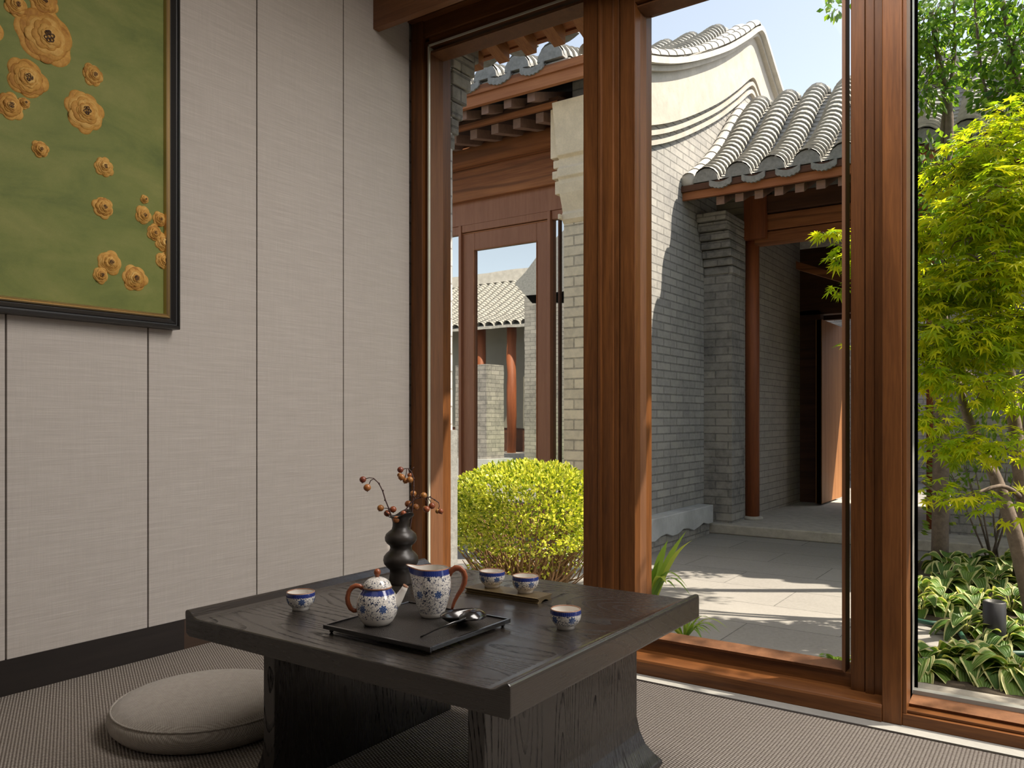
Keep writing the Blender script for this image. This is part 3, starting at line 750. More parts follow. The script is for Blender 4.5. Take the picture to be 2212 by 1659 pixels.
# leaf dish and spoon on the tray
def petal(c, ax, L, Wd, dep, up=1, tip=1.0, th=.0016, n=14, k=10, zoff=0, curl=0.0):
    """boat-shaped petal; ax = direction of its length"""
    ax = Vector(ax).normalized(); sd_ = Vector((-ax.y, ax.x, 0))
    rows = []
    for i in range(n + 1):
        s = -1 + 2 * i / n; wv = Wd * max(0.0, 1 - abs(s) ** 2.0) ** .7 * (1 - .18 * s) + .0002
        row = []
        for j in range(k + 1):
            q = -1 + 2 * j / k
            dome = (1 - q * q) * (1 - abs(s) ** 2.4)
            h = dep * (1 - dome) if up > 0 else dep * dome
            row.append(Vector(c) + ax * (s * L) + sd_ * (q * wv) + Vector((0, 0, h + zoff + curl * s)))
        rows.append(row)
    return rows
ca = at(995, 1345, z=TB); 
a0, a1 = at(956, 1352, z=TB + .01), at(1050, 1327, z=TB + .01)
ax = (a1 - a0).normalized()
dish = thing('tea_scoop', (ca.x, ca.y, TB), 'black lacquered leaf-shaped tea scoop lying open on the tray', 'tea scoop')
MB().grid(petal((ca.x, ca.y, TB + .001), ax, .050, .031, .019)).build('scoop_bowl', M['lacquer'], dish, solid=.0018)
bs_ = at(1022, 1334, z=TB + .018)
spn = thing('tea_spoon', (bs_.x, bs_.y, TB), 'black lacquered spoon turned face down over the leaf-shaped scoop', 'spoon')
h0 = at(908, 1376, z=TB + .002); hm = at(962, 1352, z=TB + .018); h1 = at(994, 1341, z=TB + .0215)
ax2 = Vector((bs_.x - h1.x, bs_.y - h1.y, 0)).normalized()
MB().grid(petal((bs_.x, bs_.y, TB + .0195), ax2, .036, .026, .014, up=-1)).build('spoon_bowl', M['lacquer'], spn, solid=.0018)
hp = [h1 + ax2 * .02 + Vector((0, 0, .001)), h1, h1.lerp(hm, .5) + Vector((0, 0, .001)), hm, hm.lerp(h0, .45) + Vector((0, 0, .001)), hm.lerp(h0, .8), h0]
MB().tube(hp, [.0045, .0038, .003, .0026, .0024, .0024, .0026], 10, flat=.6).build('spoon_handle', M['lacquer'], spn)
# vase
vp = at(866, 1260, z=ZS); kz = (vp.x * -sn + vp.y * cs) / FPX
vase = thing('ribbed_vase', (vp.x, vp.y, ZS), 'matt black bulbous vase with wavy lip holding fruit twigs', 'vase')
vpf = [(0, 0), (25.5, 0), (26, 3), (25, 14), (23.5, 24), (24, 30), (30, 36), (36, 43), (38, 51), (36.5, 59), (31, 66), (25, 71), (23, 77), (24, 82), (30, 87), (34, 93), (34.5, 100), (32, 107), (26, 112.5), (20, 117), (18.2, 124), (17.8, 132), (19.5, 139), (24, 145), (29.5, 149), (31, 150.5), (30, 151), (26, 147), (20, 141), (16.5, 134), (16, 120), (14, 90), (12, 20), (0, 18)]
def lip(x, y, z, t, i):
    k = max(0, (z / kz - 134) / 16); a = math.cos(3 * t + .7)
    f = 1 + .12 * k * a
    return x * f, y * f, z + k * 5.5 * kz * a * (1 if i < 27 else 1)
MB().lathe([(a * kz, b * kz * 1.0) for a, b in vpf], (vp.x, vp.y, ZS), 64, fn=lip).build('vase_body', M['vase'], vase)
# fruit twigs; pixel positions on the vertical plane through the vase facing the camera
fw = Vector((-sn, cs, 0))
def vpx(u, v, d=0.0):
    zc = vp.x * -sn + vp.y * cs + d
    return Vector((0, 0, EYE)) + fw * zc + rt * ((u - W / 2) / FPX * zc) + Vector((0, 0, (HOR - v) / FPX * zc))
def q5(a, b): return (740 + a / 5.185, 980 + b / 5.185)
fr = random.Random(5)
def branch(label, stem, sides, fruits, rr, dd):
    pts = [vpx(*q5(a, b), d) for a, b, d in stem]
    root = thing('fruit_branch', pts[0], label, 'branch', 'crab apple twigs in the black vase')
    m = MB(); n = len(pts); m.tube(pts, [rr * (1 - .35 * i / n) for i in range(n)], 7)
    for i in range(1, n - 1):
        m.sphere(pts[i] + Vector((fr.uniform(-1, 1), 0, fr.uniform(-1, 1))) * rr * .6, rr * 1.35, 7)
    for sd2 in sides: m.tube([vpx(*q5(a, b), d) for a, b, d in sd2], rr * .55, 5)
    m.build('twig', M['twig'], root)
    for (a, b, s, d) in fruits:
        c = vpx(*q5(a, b), d); f = MB()
        r = s / 5.185 * kz
        f.sphere(c, r, 16, .96)
        o = f.build('crab_apple', M['fruit'], root)
        g = MB(); dr = Vector((fr.uniform(-.5, .5), fr.uniform(-.3, .3), -1)).normalized()
        for q in range(5):
            aa = q * 1.256; off = Vector((math.cos(aa), math.sin(aa), 0)) * r * .18
            g.tube([c + dr * r * .93, c + dr * r * 1.12 + off], [r * .07, r * .03], 4)
        g.build('calyx', M['twig'], o)
branch('crab apple twig arching to the left of the vase', [(640, 1150, 0), (600, 900, 0), (560, 740, 0), (520, 620, -.005), (480, 520, -.008), (448, 415, -.01), (405, 330, -.012), (345, 275, -.014)],
       [[(345, 275, -.014), (300, 270, -.014), (262, 280, -.014)], [(345, 285, -.014), (315, 300, -.014), (298, 340, -.014)], [(530, 640, 0), (500, 612, 0), (468, 612, 0)], [(550, 720, 0), (515, 705, 0), (505, 690, .0)]],
       [(227, 290, 38, -.014), (276, 380, 42, -.014), (426, 609, 39, 0), (500, 668, 38, 0), (566, 624, 38, .004), (600, 738, 40, -.022)], .0021, 0)
branch('upright crab apple twig hooked over at the top of the vase', [(690, 1150, .005), (745, 900, .01), (775, 700, .01), (785, 600, .01), (790, 480, .01), (797, 370, .01), (795, 280, .01), (770, 205, .01), (735, 165, .01)],
       [[(770, 190, .01), (785, 165, .01), (800, 150, .01)], [(740, 168, .01), (700, 168, .01), (680, 175, .01)], [(720, 165, .01), (712, 230, .01), (700, 270, .005)], [(740, 170, .01), (752, 230, .01)]],
       [(648, 180, 36, .006), (638, 240, 27, .02), (660, 263, 38, 0), (706, 303, 34, .012), (755, 292, 38, .006), (750, 240, 27, .028), (792, 447, 36, .024), (820, 597, 37, .02), (735, 562, 40, .026)], .0022, 0)
branch('crab apple twig bending to the right of the vase', [(660, 1150, -.006), (680, 850, .0), (705, 630, .005), (760, 555, .008), (820, 505, .01), (870, 492, .01), (930, 488, .01), (985, 488, .01), (1035, 520, .01), (1078, 550, .01)],
       [[(920, 500, .01), (938, 530, .01), (938, 580, .01)], [(820, 505, .01), (840, 480, .01), (852, 462, .01)], [(960, 495, .01), (975, 520, .01), (990, 548, .01)], [(1078, 550, .01), (1083, 590, .01), (1075, 620, .01)], [(700, 640, 0), (650, 680, 0), (600, 690, 0)]],
       [(909, 468, 38, .01), (925, 612, 30, .018), (942, 622, 38, .006), (1002, 583, 38, .012), (1100, 645, 32, .008), (1065, 645, 28, .02), (682, 670, 34, -.02), (686, 712, 26, -.012)], .0018, 0)

# ================================================================== cushion
cc_ = at(452, 1535, z=0.03); 
cush = thing('round_floor_cushion', (cc_.x, cc_.y, 0), 'round beige woven floor cushion on the carpet left of the table', 'cushion')
CR = .242
pf = [(0, 0.004), (CR * .80, .003), (CR * .93, .010), (CR * .985, .024), (CR, .040), (CR * .985, .055), (CR * .955, .062)]
top = [(CR * .950, .062), (CR * .90, .072), (CR * .78, .081), (CR * .55, .087), (CR * .3, .089), (0, .089)]
MB().lathe(pf, (cc_.x, cc_.y, 0), 96).build('cushion_side', M['cushion'], cush)
MB().lathe(top, (cc_.x, cc_.y, 0), 96).build('cushion_top', M['cushion'], cush)
MB().tube([(cc_.x + CR * .962 * math.cos(a * PI / 48), cc_.y + CR * .962 * math.sin(a * PI / 48), .0622) for a in range(97)], .0028, 6, False).build('piping', M['cushion'], cush)
MB().tube([(cc_.x + CR * .915 * math.cos(a * PI / 48), cc_.y + CR * .915 * math.sin(a * PI / 48), .0095) for a in range(97)], .0024, 6, False).build('piping', M['cushion'], cush)

# ================================================================== outside: ground
ZG = -.25
struct(MB().box(-30, 25, 2.98, 40, ZG - .1, ZG).build('courtyard_floor', M['pave']), 'grey stone paving of the courtyard')
struct(MB().box(-30, -2.76, -30, 2.98, ZG - .1, ZG).build('courtyard_floor_side', M['pave']), 'grey stone paving beside the house')
struct(MB().box(-2.48, 4.2, 2.98, 3.38, -.35, -.20).build('trim_5', M['kerb'], bevel=.01), 'pale worn stone plinth outside the windows')

# ---- tile rows
def catmull(pts, n=8):
    out = []
    P = [pts[0]] + pts + [pts[-1]]
    for i in range(1, len(P) - 2):
        for k in range(n):
            t = k / n
            a = [.5 * ((2 * P[i][j]) + (-P[i - 1][j] + P[i + 1][j]) * t + (2 * P[i - 1][j] - 5 * P[i][j] + 4 * P[i + 1][j] - P[i + 2][j]) * t * t + (-P[i - 1][j] + 3 * P[i][j] - 3 * P[i + 1][j] + P[i + 2][j]) * t ** 3) for j in range(len(P[i]))]
            out.append(tuple(a))
    out.append(tuple(pts[-1])); return out
def resample(pts, step):
    L = [0]
    for a, b in zip(pts[:-1], pts[1:]): L.append(L[-1] + math.dist(a, b))
    n = max(2, int(L[-1] / step)); out = []; j = 0
    for i in range(n + 1):
        s = L[-1] * i / n
        while j < len(L) - 2 and L[j + 1] < s: j += 1
        t = (s - L[j]) / max(1e-9, L[j + 1] - L[j])
        out.append(tuple(a + (b - a) * t for a, b in zip(pts[j], pts[j + 1])))
    return out
def tile_row(m, x, prof, r, step=.085, lift=.02, conv=1, n=8, ax=(1, 0)):
    """stack of overlapping half-round tiles following prof (y,z) at x"""
    ps = resample(prof, step); rows = []
    for i in range(len(ps) - 1):
        (ya, za), (yb, zb_) = ps[i], ps[i + 1]
        L = math.dist((ya, za), (yb, zb_)); ny, nz = -(zb_ - za) / L, (yb - ya) / L
        if nz < 0: ny, nz = -ny, -nz
        for e, (yy, z2, rad) in enumerate(((ya, za, r + lift), (yb, zb_, r))):
            row = []
            for k in range(n + 1):
                t = PI * k / n
                cx = math.cos(t) * rad; h = math.sin(t) * rad * conv + (lift if conv < 0 and e == 0 else 0)
                row.append((x + cx, yy + ny * h, z2 + nz * h))
            rows.append(row)
    m.grid(rows, None, False)
def tiled_slope(parent, x0, x1, prof, r, gap, front=True, name='tiled_roof'):
    m = MB(); n = int(round((x1 - x0) / gap)); ends = MB(); base_ = []
    for i in range(n + 1):
        x = x0 + i * (x1 - x0) / n
        tile_row(m, x, [(y, z + .03) for y, z in prof], r)
        if i < n: tile_row(m, x + gap / 2, [(y, z + .045) for y, z in prof], gap / 2 * .62, conv=-.45)
    poly = [(y, z) for y, z in prof] + [(y, z - .05) for y, z in prof[::-1]]
    m.prism(poly, 'x', x0 - gap * .5, x1 + gap * .5)
    o = m.build(name, M['tile'], parent, label='grey tiles in ribbed rows')
    # eave ends: an arched tile front on every row, a hanging drip tile between
    y, z = prof[0]
    for i in range(n + 1):
        x = x0 + i * (x1 - x0) / n
        ring_ = [(x + math.cos(t * PI / 8) * r * 1.22, z + .01 + math.sin(t * PI / 8) * r * 1.22) for t in range(9)]
        ends.prism(ring_, 'y', y - .03, y + .05)
        if i < n:
            xc = x + gap / 2; w_ = gap * .36
            zig = [(xc - w_ + 2 * w_ * k / 12, z - .035 - .030 * math.sin(PI * k / 12) - (.008 if k % 2 else 0)) for k in range(13)]
            up = [(xc + w_ - 2 * w_ * k / 6, z + .012 - .030 * math.sin(PI * k / 6)) for k in range(7)]
            ends.prism(zig + up, 'y', y - .045, y - .02)
            pan = [(xc - w_ + 2 * w_ * k / 6, z + .004 - .030 * math.sin(PI * k / 6)) for k in range(7)]
            pan2 = [(a, b - .014) for a, b in pan[::-1]]
            ends.prism(pan + pan2, 'y', y - .03, y + .12)
    ends.build('tile_end', M['tile_end'], parent, label='dark carved tile ends along the eave')
    return o

# ================================================================== hall across the courtyard (left window, gable in the door)
XG = -2.77
hall = thing('courtyard_hall', (-5, 7.5, ZG), 'old courtyard hall with curved grey brick gable and red timber eaves', 'building')
near = [(4.98, 3.385), (5.765, 3.60), (6.46, 3.86), (7.3, 4.26), (7.9, 4.60), (8.25, 4.82)]
far_ = [(2 * 8.4 - y, z) for y, z in near[::-1]]
curve = catmull(near + [(8.4, 4.88)] + far_, 8)
hall_x = (-7.6, XG - .20)
# gable wall
wall_poly = [(5.32, ZG)] + [(y, z - .02) for y, z in curve if 5.32 <= y <= 11.48] + [(11.48, ZG)]
MB().prism(wall_poly, 'x', XG - .36, XG).build('gable_wall', M['brick_y'], hall, label='tall grey brick gable wall')
def along(y0_, y1_, dz0, dz1, xa_, xb_, mat, name, label=None, c=curve, parent=None):
    top = [(y, z + dz1) for y, z in c if y0_ <= y <= y1_]; bot = [(y, z + dz0) for y, z in c if y0_ <= y <= y1_]
    return MB().prism(top + bot[::-1], 'x', xa_, xb_).build(name, mat, parent or hall, label=label)
along(5.2, 11.6, -.52, -.06, XG - .02, XG + .05, M['lime'], 'gable_board', 'pale rendered band under the gable cap')
along(5.2, 11.5, -.60, -.56, XG - .02, XG + .042, M['lime'], 'gable_moulding')
along(5.2, 11.5, -.68, -.64, XG - .02, XG + .034, M['lime'], 'gable_moulding')
along(5.1, 11.7, -.10, -.055, XG - .02, XG + .095, M['lime'], 'corbel_course')
along(5.1, 11.7, -.052, .0, XG - .1, XG + .145, M['tile_pale'], 'corbel_course')
m = MB()
for k in range(2):
    tile_row(m, XG + .07 - k * .15, [(y, z + .02) for y, z in curve if y > 5.0], .052, .17, .008)
m.build('verge_tiles', M['tile_pale'], hall, label='pale rounded tiles capping the gable')
tiled_slope(hall, -7.5, XG - .33, [c for c in curve], .09, .285)
# front pier (chitou) facing the viewer
PY = 5.30
pl = X(1218, PY)
pier = MB().box(pl, XG + .001, PY, PY + .5, ZG, 2.28).build('front_pier', M['brick_sunlit'], hall, label='brick pier in a sunlit buff tone at the corner of the hall')
cap = MB()
prof = [(0, 2.28), (-.025, 2.31), (-.025, 2.35), (-.015, 2.37), (-.03, 2.42), (-.06, 2.50), (-.075, 2.57), (-.075, 2.60), (-.095, 2.62), (-.095, 2.68), (-.07, 2.70), (-.07, 2.76), (-.10, 2.78), (-.14, 3.02), (-.17, 3.16)]
poly = [(PY + a, b) for a, b in prof] + [(PY + .5, 3.16), (PY + .5, 2.28)]
cap.prism(poly, 'x', pl - .005, XG + .012)
for (z0_, z1_, o_x) in ((2.31, 2.35, .02), (2.50, 2.60, .045), (2.62, 2.68, .07), (2.70, 2.76, .06), (2.78, 3.16, .085)):
    cap.box(pl - o_x, pl, PY - .06, PY + .45, z0_, z1_)
cap.build('pier_capital', M['lime_warm'], hall, bevel=.006, label='stepped and curved pale capital of the pier')
# eave of the hall
FY = 5.78        # facade plane
EYv = 4.98
def zat(u, v, y): return at(u, v, y=y).z
hx0, hx1 = -7.5, pl - .03
ze = zat(1100, 199, EYv)
xr_ = XG + .05
MB().box(hx0, xr_, EYv - .01, EYv + .03, ze - .035, ze + .045).build('eave_fascia', M['fascia'], hall, label='orange-red fascia board under the tile ends')
MB().box(hx0, xr_, EYv - .03, EYv + .02, ze + .045, ze + .105).build('eave_board', M['old_x'], hall)
z2 = zat(1100, 252, 5.22)
MB().box(hx0, pl, 5.20, 5.235, z2 - .018, z2 + .022).build('eave_batten', M['old_x'], hall)
MB().prism([(EYv, ze + .06), (FY + .2, ze + .36), (FY + .2, ze + .33), (EYv, ze + .03)], 'x', hx0, pl).build('eave_boarding', M['old_dark'], hall)
MB().prism([(5.22, z2 + .06), (FY + .2, z2 + .20), (FY + .2, z2 + .17), (5.22, z2 + .03)], 'x', hx0, pl).build('eave_boarding', M['old_dark'], hall)
k = 0; x = pl - .12
while x > -6.2:
    m = MB(); m.prism([(EYv + .045, ze - .095), (EYv + .045, ze - .03), (FY + .1, ze + .26), (FY + .1, ze + .19)], 'x', x - .034, x + .034)
    m.build('flying_rafter', M['old_end'], hall)
    m = MB(); m.prism([(5.245, z2 - .095), (5.245, z2 - .02), (FY + .1, z2 + .12), (FY + .1, z2 + .05)], 'x', x - .10, x - .03)
    m.build('rafter', M['old_end'], hall)
    x -= .215
zp = zat(1100, 318, FY - .1)
MB().tube([(hx0, FY - .09, zp + .0), (pl + .05, FY - .09, zp + .0)], .10, 24).build('purlin', M['old_x'], hall, label='round purlin with swirling grain')
z3, z4, z5 = zat(1100, 347, FY), zat(1100, 420, FY), zat(1100, 470, FY)
MB().box(hx0, pl + .1, FY - .06, FY + .08, z4, z3).build('beam', M['old_x'], hall, bevel=.01)
MB().box(hx0, pl + .1, FY - .045, FY + .08, (z3 + z4) / 2 - .004, (z3 + z4) / 2 + .006).build('beam_joint', M['old_dark'], hall)
MB().box(hx0, pl + .1, FY + .0, FY + .08, z5, z4).build('lintel', M['door_wood'], hall)
# door and sidelights of the hall
DY = FY + .02
dx0, dx1 = X(1000, DY), X(1186, DY); z6 = zat(1100, 490, DY); gx0, gx1 = X(1025, DY), X(1159, DY); z7 = zat(1090, 531, DY)
dr = MB()
dr.box(dx0 - .03, dx0, DY - .03, DY + .06, ZG, z5).box(dx1, dx1 + .03, DY - .03, DY + .06, ZG, z5)
dr.box(hx0, dx0 - .03, DY - .01, DY + .05, z6, z5).box(dx1 + .03, pl + .1, DY - .01, DY + .05, z6, z5).box(dx0, dx1, DY - .02, DY + .05, z6 + .01, z5)
dr.build('door_frame', M['door_wood'], hall, bevel=.004)
lf = MB()
lf.box(dx0, gx0, DY, DY + .05, ZG + .1, z6).box(gx1, dx1, DY, DY + .05, ZG + .1, z6).box(gx0, gx1, DY, DY + .05, z7, z6).box(gx0, gx1, DY, DY + .05, ZG + .1, ZG + .3)
dl = lf.build('door_leaf', M['door_wood'], hall, bevel=.004, label='glazed door leaf mirroring the courtyard')
MB().box(gx0 - .006, gx0, DY - .006, DY, ZG + .3, z7).box(gx1, gx1 + .006, DY - .006, DY, ZG + .3, z7).box(gx0, gx1, DY - .006, DY, z7, z7 + .006).box(dx0 + .0, dx1, DY - .006, DY, z6 - .004, z6 + .003).build('thin_moulding', M['fascia'], dl)
MB().box(gx0, gx1, DY + .02, DY + .03, ZG + .3, z7).build('door_glass', M['mirror'], dl, label='glass reflecting sky and tiled roof')
MB().box(dx1 + .03, pl + .1, DY + .02, DY + .03, ZG, z6).box(hx0, dx0 - .03, DY + .02, DY + .03, ZG, z6).build('side_glass', M['mirror'], hall)
MB().box(dx1 + .09, dx1 + .105, DY - .0, DY + .04, ZG, z6).box(dx0 - .34, dx0 - .27, DY - .02, DY + .04, ZG, z6).build('mullion', M['old_dark'], hall)
MB().box(hx0, XG - .3, FY + .08, 11.3, ZG, 3.1).build('hall_core', M['old_dark'], hall)

# ================================================================== gatehouse
GY = 7.10
gate = thing('gatehouse', (-1.7, 7.9, ZG), 'small gatehouse with grey tiled roof, red columns and open wooden leaf', 'gate')
ge = [(6.60, 2.80), (6.95, 3.00), (7.35, 3.30), (7.7, 3.62), (7.95, 3.82)]
gc = catmull(ge + [(8.12, 3.90)] + [(2 * 8.12 - y, z) for y, z in ge[::-1]] + [(10.6, 2.45)], 6)  # rear slope lengthened out of view to keep sun out of the gateway
GX1 = 1.35
tiled_slope(gate, XG + .22, GX1, gc, .09, .27)
m = MB(); tile_row(m, XG + .06, [(y, z + .05) for y, z in gc], .06, .16, .008); tile_row(m, GX1 + .16, [(y, z + .02) for y, z in gc], .06, .16, .008)
for xx in (XG + .06,):
    m.lathe([(0, 0), (.066, 0), (.066, .03), (0, .03)], (0, 0, 0), 20, fn=lambda x, y, z, t, i: (x + XG + .06, gc[0][0] - .02 + z, y + gc[0][1] + .05))
m.build('verge_tiles', M['tile_pale'], gate, label='pale tile row along the gable wall')
zg = gc[0][1]
MB().box(XG, GX1 + .2, 6.60, 6.635, zg - .115, zg - .05).build('eave_fascia', M['fascia'], gate)
MB().box(XG, GX1 + .2, 6.57, 6.62, zg - .05, zg + .0).build('eave_board', M['old_dark'], gate)
x = XG + .32
while x < GX1 + .1:
    MB().prism([(6.655, zg - .185), (6.655, zg - .115), (7.5, zg + .25), (7.5, zg + .18)], 'x', x - .035, x + .035).build('rafter', M['old_end'], gate)
    x += .165
MB().prism([(6.62, zg - .10), (8.1, zg + .55), (8.1, zg + .60), (6.62, zg - .05)], 'x', XG, GX1 + .2).build('eave_boarding', M['old_dark'], gate)
pxr = -2.505
MB().box(XG + .001, pxr, GY, GY + .34, ZG, 2.10).build('front_pier', M['brick_x'], gate, label='grey brick pier beside the gateway')
m = MB(); zc_ = 2.10
for k, (hh_, oo) in enumerate(((.075, .012), (.075, .03), (.075, .055), (.075, .085), (.075, .12), (.08, .16), (.08, .20))):
    m.box(XG + .002, pxr + .012, GY - oo, GY + .34, zc_, zc_ + hh_ - .006); zc_ += hh_
m.build('pier_corbel', M['brick_x'], gate, bevel=.01, label='stepped brick courses under the eave')
xin = -2.45
MB().box(XG + .001, xin - .06, GY + .34, 9.35, ZG, 3.0).build('inner_wall', M['brick_in'], gate, label='fine grey brick wall inside the gateway')
plat = ZG + .09
MB().box(XG + .0, GX1 + .2, 7.0, 9.9, ZG, plat).build('stone_step', M['step'], gate, bevel=.012, label='worn stone step of the gateway')
for u in (1625, 2020):
    c = at(u, 1100, y=7.52)
    MB().tube([(c.x, c.y, plat), (c.x, c.y, 1.5), (c.x, c.y, 2.55)], [.066, .066, .064], 24).build('column', M['old_z'], gate, label='round red timber column')
    MB().lathe([(0, 0), (.10, 0), (.095, .02), (.08, .03), (0, .03)], (c.x, c.y, plat), 20).build('column_base', M['step'], gate)
xc1 = at(1625, 1100, y=7.52).x; xc2 = at(2020, 1100, y=7.52).x
zb1, zb2, zb3 = zat(1730, 520, 7.5), zat(1730, 455, 7.5), zat(1730, 425, 7.5)
MB().box(xc1, xc2, 7.47, 7.57, zb1, zb1 + .12).box(xc1, xc2, 7.46, 7.58, zb1 + .125, zb2).build('beam', M['old_x'], gate, bevel=.01)
MB().box(xc1, xc2, 7.44, 7.60, zb2 + .01, zb3 + .05).build('purlin', M['old_dark'], gate, bevel=.01)
MB().box(xc1 - .04, xc1 + .16, 7.40, 7.46, zb1 + .05, zb3 + .05).build('bracket', M['old_z'], gate)
MB().box(XG + .3, GX1 + .1, 9.95, 10.05, 1.95, 2.9).build('rear_panel', M['old_dark'], gate)
MB().prism([(-2.35, 2.35), (-1.6, 2.05), (-1.6, 2.12), (-2.35, 2.43)], 'y', 8.6, 8.7).build('brace', M['old_x'], gate)
MB().box(xc2 + .12, GX1 + .1, 7.46, 7.78, plat, 2.45).box(xc2 + .12, xc2 + .42, 7.78, 9.95, plat, 2.9).box(GX1 - .1, GX1 + .1, 7.78, 9.95, plat, 3.2).build('side_wall', M['brick_x'], gate, label='grey brick wall of the gatehouse behind the maple')
MB().box(xc2 + .06, GX1 + .1, 7.44, 7.60, 2.45, zb3 + .1).build('beam', M['old_x'], gate)
MB().box(XG + .2, -2.29, 9.36, 9.5, plat, 2.0).box(XG + .2, GX1, 9.36, 9.5, 1.95, 2.7).build('gate_frame', M['old_dark'], gate)
# open leaf
m = MB()
for k in range(7):
    m.box(-2.27, -2.205, 9.08 + k * .15, 9.08 + k * .15 + .147, plat + .02, 1.86)
m.box(-2.262, -2.212, 9.08, 10.13, plat + .02, 1.86)
m.build('gate_leaf', M['leaf_wood'], gate, label='open planked wooden gate leaf')
# wall continuing to the right of the gate
sw_ = thing('street_wall', (-1, 14.2, ZG), 'distant grey brick wall seen through the open gateway', 'wall')
MB().box(-9, 9, 14, 14.4, ZG, 3.0).build('wall_body', M['brick_x'], sw_)
yw = thing('courtyard_wall', (4.5, 7.4, ZG), 'grey brick courtyard wall with tiled coping beyond the gatehouse', 'wall')
MB().box(GX1 + .3, 8, 7.3, 7.62, ZG, 2.1).build('wall_body', M['brick_x'], yw)
cp = [(7.05, 2.12), (7.2, 2.2), (7.46, 2.42), (7.72, 2.2), (7.87, 2.12)]
tiled_slope(yw, GX1 + .35, 8, cp, .06, .24, name='tiled_coping')
# stone slab at the foot of the gable
slab = thing('stone_slab', (-2.7, 6.4, ZG), 'long grey marble slab on a brick plinth at the foot of the gable', 'slab')
zt1, zt0 = at(1530, 1092, x=-2.64).z, at(1530, 1131, x=-2.64).z
m = MB(); n = 14
pts = [(5.4 + (6.97 - 5.4) * i / n, zt0 + .02 * math.sin(i * 1.7) * (i < n)) for i in range(n + 1)]
m.prism([(5.4, zt1)] + pts + [(6.97, zt1)], 'x', XG + .001, -2.63); m.build('slab_stone', M['marble'], slab, bevel=.006)
MB().box(XG + .001, -2.66, 5.4, 6.95, ZG, zt0 + .01).build('plinth', M['brick_x'], slab)

# ================================================================== our own eave above the window
eave = thing('tiled_eave', (-1, 3.4, 2.8), 'underside of the overhanging eave with square orange rafters above the left window', 'eave')
x = at(1090, 130, y=3.66).x - .0; sp = .18
xs_ = [x + sp * k for k in range(-2, 38)]
for x in xs_:
    MB().prism([(3.66, 2.775), (3.66, 2.85), (2.70, 3.155), (2.70, 3.08)], 'x', x - .034, x + .034).build('rafter', M['old_y'], eave)
MB().prism([(3.70, 2.85), (3.70, 2.88), (2.60, 3.225), (2.60, 3.195)], 'x', xs_[0] - .10, 4.3).build('eave_boarding', M['old_x'], eave)
MB().box(xs_[0] - .10, 4.3, 3.675, 3.71, 2.845, 2.905).build('eave_board', M['old_x'], eave)
tiled_slope(eave, xs_[0] - .05, 4.2, [(3.755, 2.935), (3.3, 3.08), (2.9, 3.21), (2.4, 3.4), (1.6, 3.7), (.6, 4.4), (-.4, 3.7), (-3.4, 2.9)], .075, .27)
MB().box(LW - .2, 4.1, 2.70, 2.98, 2.75, 3.2).build('wall_plate', M['old_dark'], eave)
m = MB(); zc_ = 2.25
for k in range(8):
    oo = .02 + .03 * k; m.box(-3.0, -2.75 + oo * .15, 3.38, 3.40 + oo, zc_, zc_ + .082); zc_ += .088
m.build('corbel', M['brick_x'], eave, bevel=.008, label='stepped dark brick corbel at the end of the eave')
MB().box(-3.0, -2.75, 2.98, 3.5, 2.78, 2.95).build('corbel_top', M['brick_x'], eave)

# ================================================================== side courtyard mirrored in the hall's glass door
side = thing('side_hall', (-11.5, -4.5, ZG), 'low hall with grey tiled roof seen reflected in the glass door', 'building')
SY = -3.2
def mir(u, v, y):       # point on plane y that the door glass shows at pixel u, v
    p = at(u, v, y=2 * (DY + .02) - y); return Vector((p.x, y, p.z))
rA, rB = mir(1010, 715, SY), mir(1152, 700, SY)
zE = (rA.z + rB.z) / 2; zR = mir(1080, 612, SY - 2.2).z
prof = [(SY + .35, zE)] + [(SY + .35 - t * 2.55, zE + (zR - zE) * t ** 1.25) for t in (.25, .5, .75, 1.0)]
prof = [(a, b) for a, b in prof]
# slope runs towards -y: mirror the helper by building rows directly
m = MB(); x = -14.5
while x < rB.x + .1:
    tile_row(m, x, prof, .085, .09); x += .24
m.prism([(a, b) for a, b in prof] + [(a, b - .06) for a, b in prof[::-1]], 'x', -14.6, rB.x + .1)
m.build('tiled_roof', M['tile'], side)
MB().box(-14.0, rB.x - .25, SY - 2.35, SY - 2.05, zR, zR + .28).build('roof_ridge', M['tile_pale'], side)
MB().box(-14.6, rB.x + .1, SY - 2.4, SY - .6, ZG, zE + .25).build('hall_wall', M['old_dark'], side)
MB().box(-14.6, rB.x + .1, SY - .62, SY - .58, .55, zE + .1).build('window_panel', m_plain('curtained_pane', (.20, .19, .15), .5), side)
for u in (1105, 1152, 1040):
    c = mir(u, 960, SY); MB().tube([(c.x, SY, ZG), (c.x, SY, zE)], .11, 16).build('column', M['old_z'], side)
MB().box(-14.6, rB.x + .3, SY - .7, SY + .5, ZG, ZG + .25).build('stone_step', M['step'], side)
ga = thing('side_gable', (-9.0, -1.5, ZG), 'dark curved gable end reflected at the top right of the glass door', 'building')
c0, c1 = mir(1112, 600, -.5), mir(1175, 520, -.5)
MB().box(c1.x - .42, c1.x + 3.5, -1.6, -.5, ZG, c0.z - .35).build('brick_wall', M['brick_x'], ga)
m = MB(); m.prism([(c0.x, c0.z - .1), (c0.x + .25, c0.z + .10), (c0.x + .5, c0.z + .35), (c1.x + .5, c1.z + .2), (c1.x + .5, c0.z - .55), (c1.x - .25, c0.z - .5)], 'y', -1.5, -.5); m.build('eave_end', M['tile_end'], ga, label='curved dark eave end')
pl2 = mir(1040, 900, 0.6)
sp_ = thing('brick_pillar', (pl2.x, .6, ZG), 'pale brick pillar reflected at the left of the glass door', 'pillar')
m = MB().box(pl2.x - .33, pl2.x + .33, .4, .9, ZG, mir(1040, 790, .6).z); m.build('pillar_shaft', M['brick_x'], sp_)
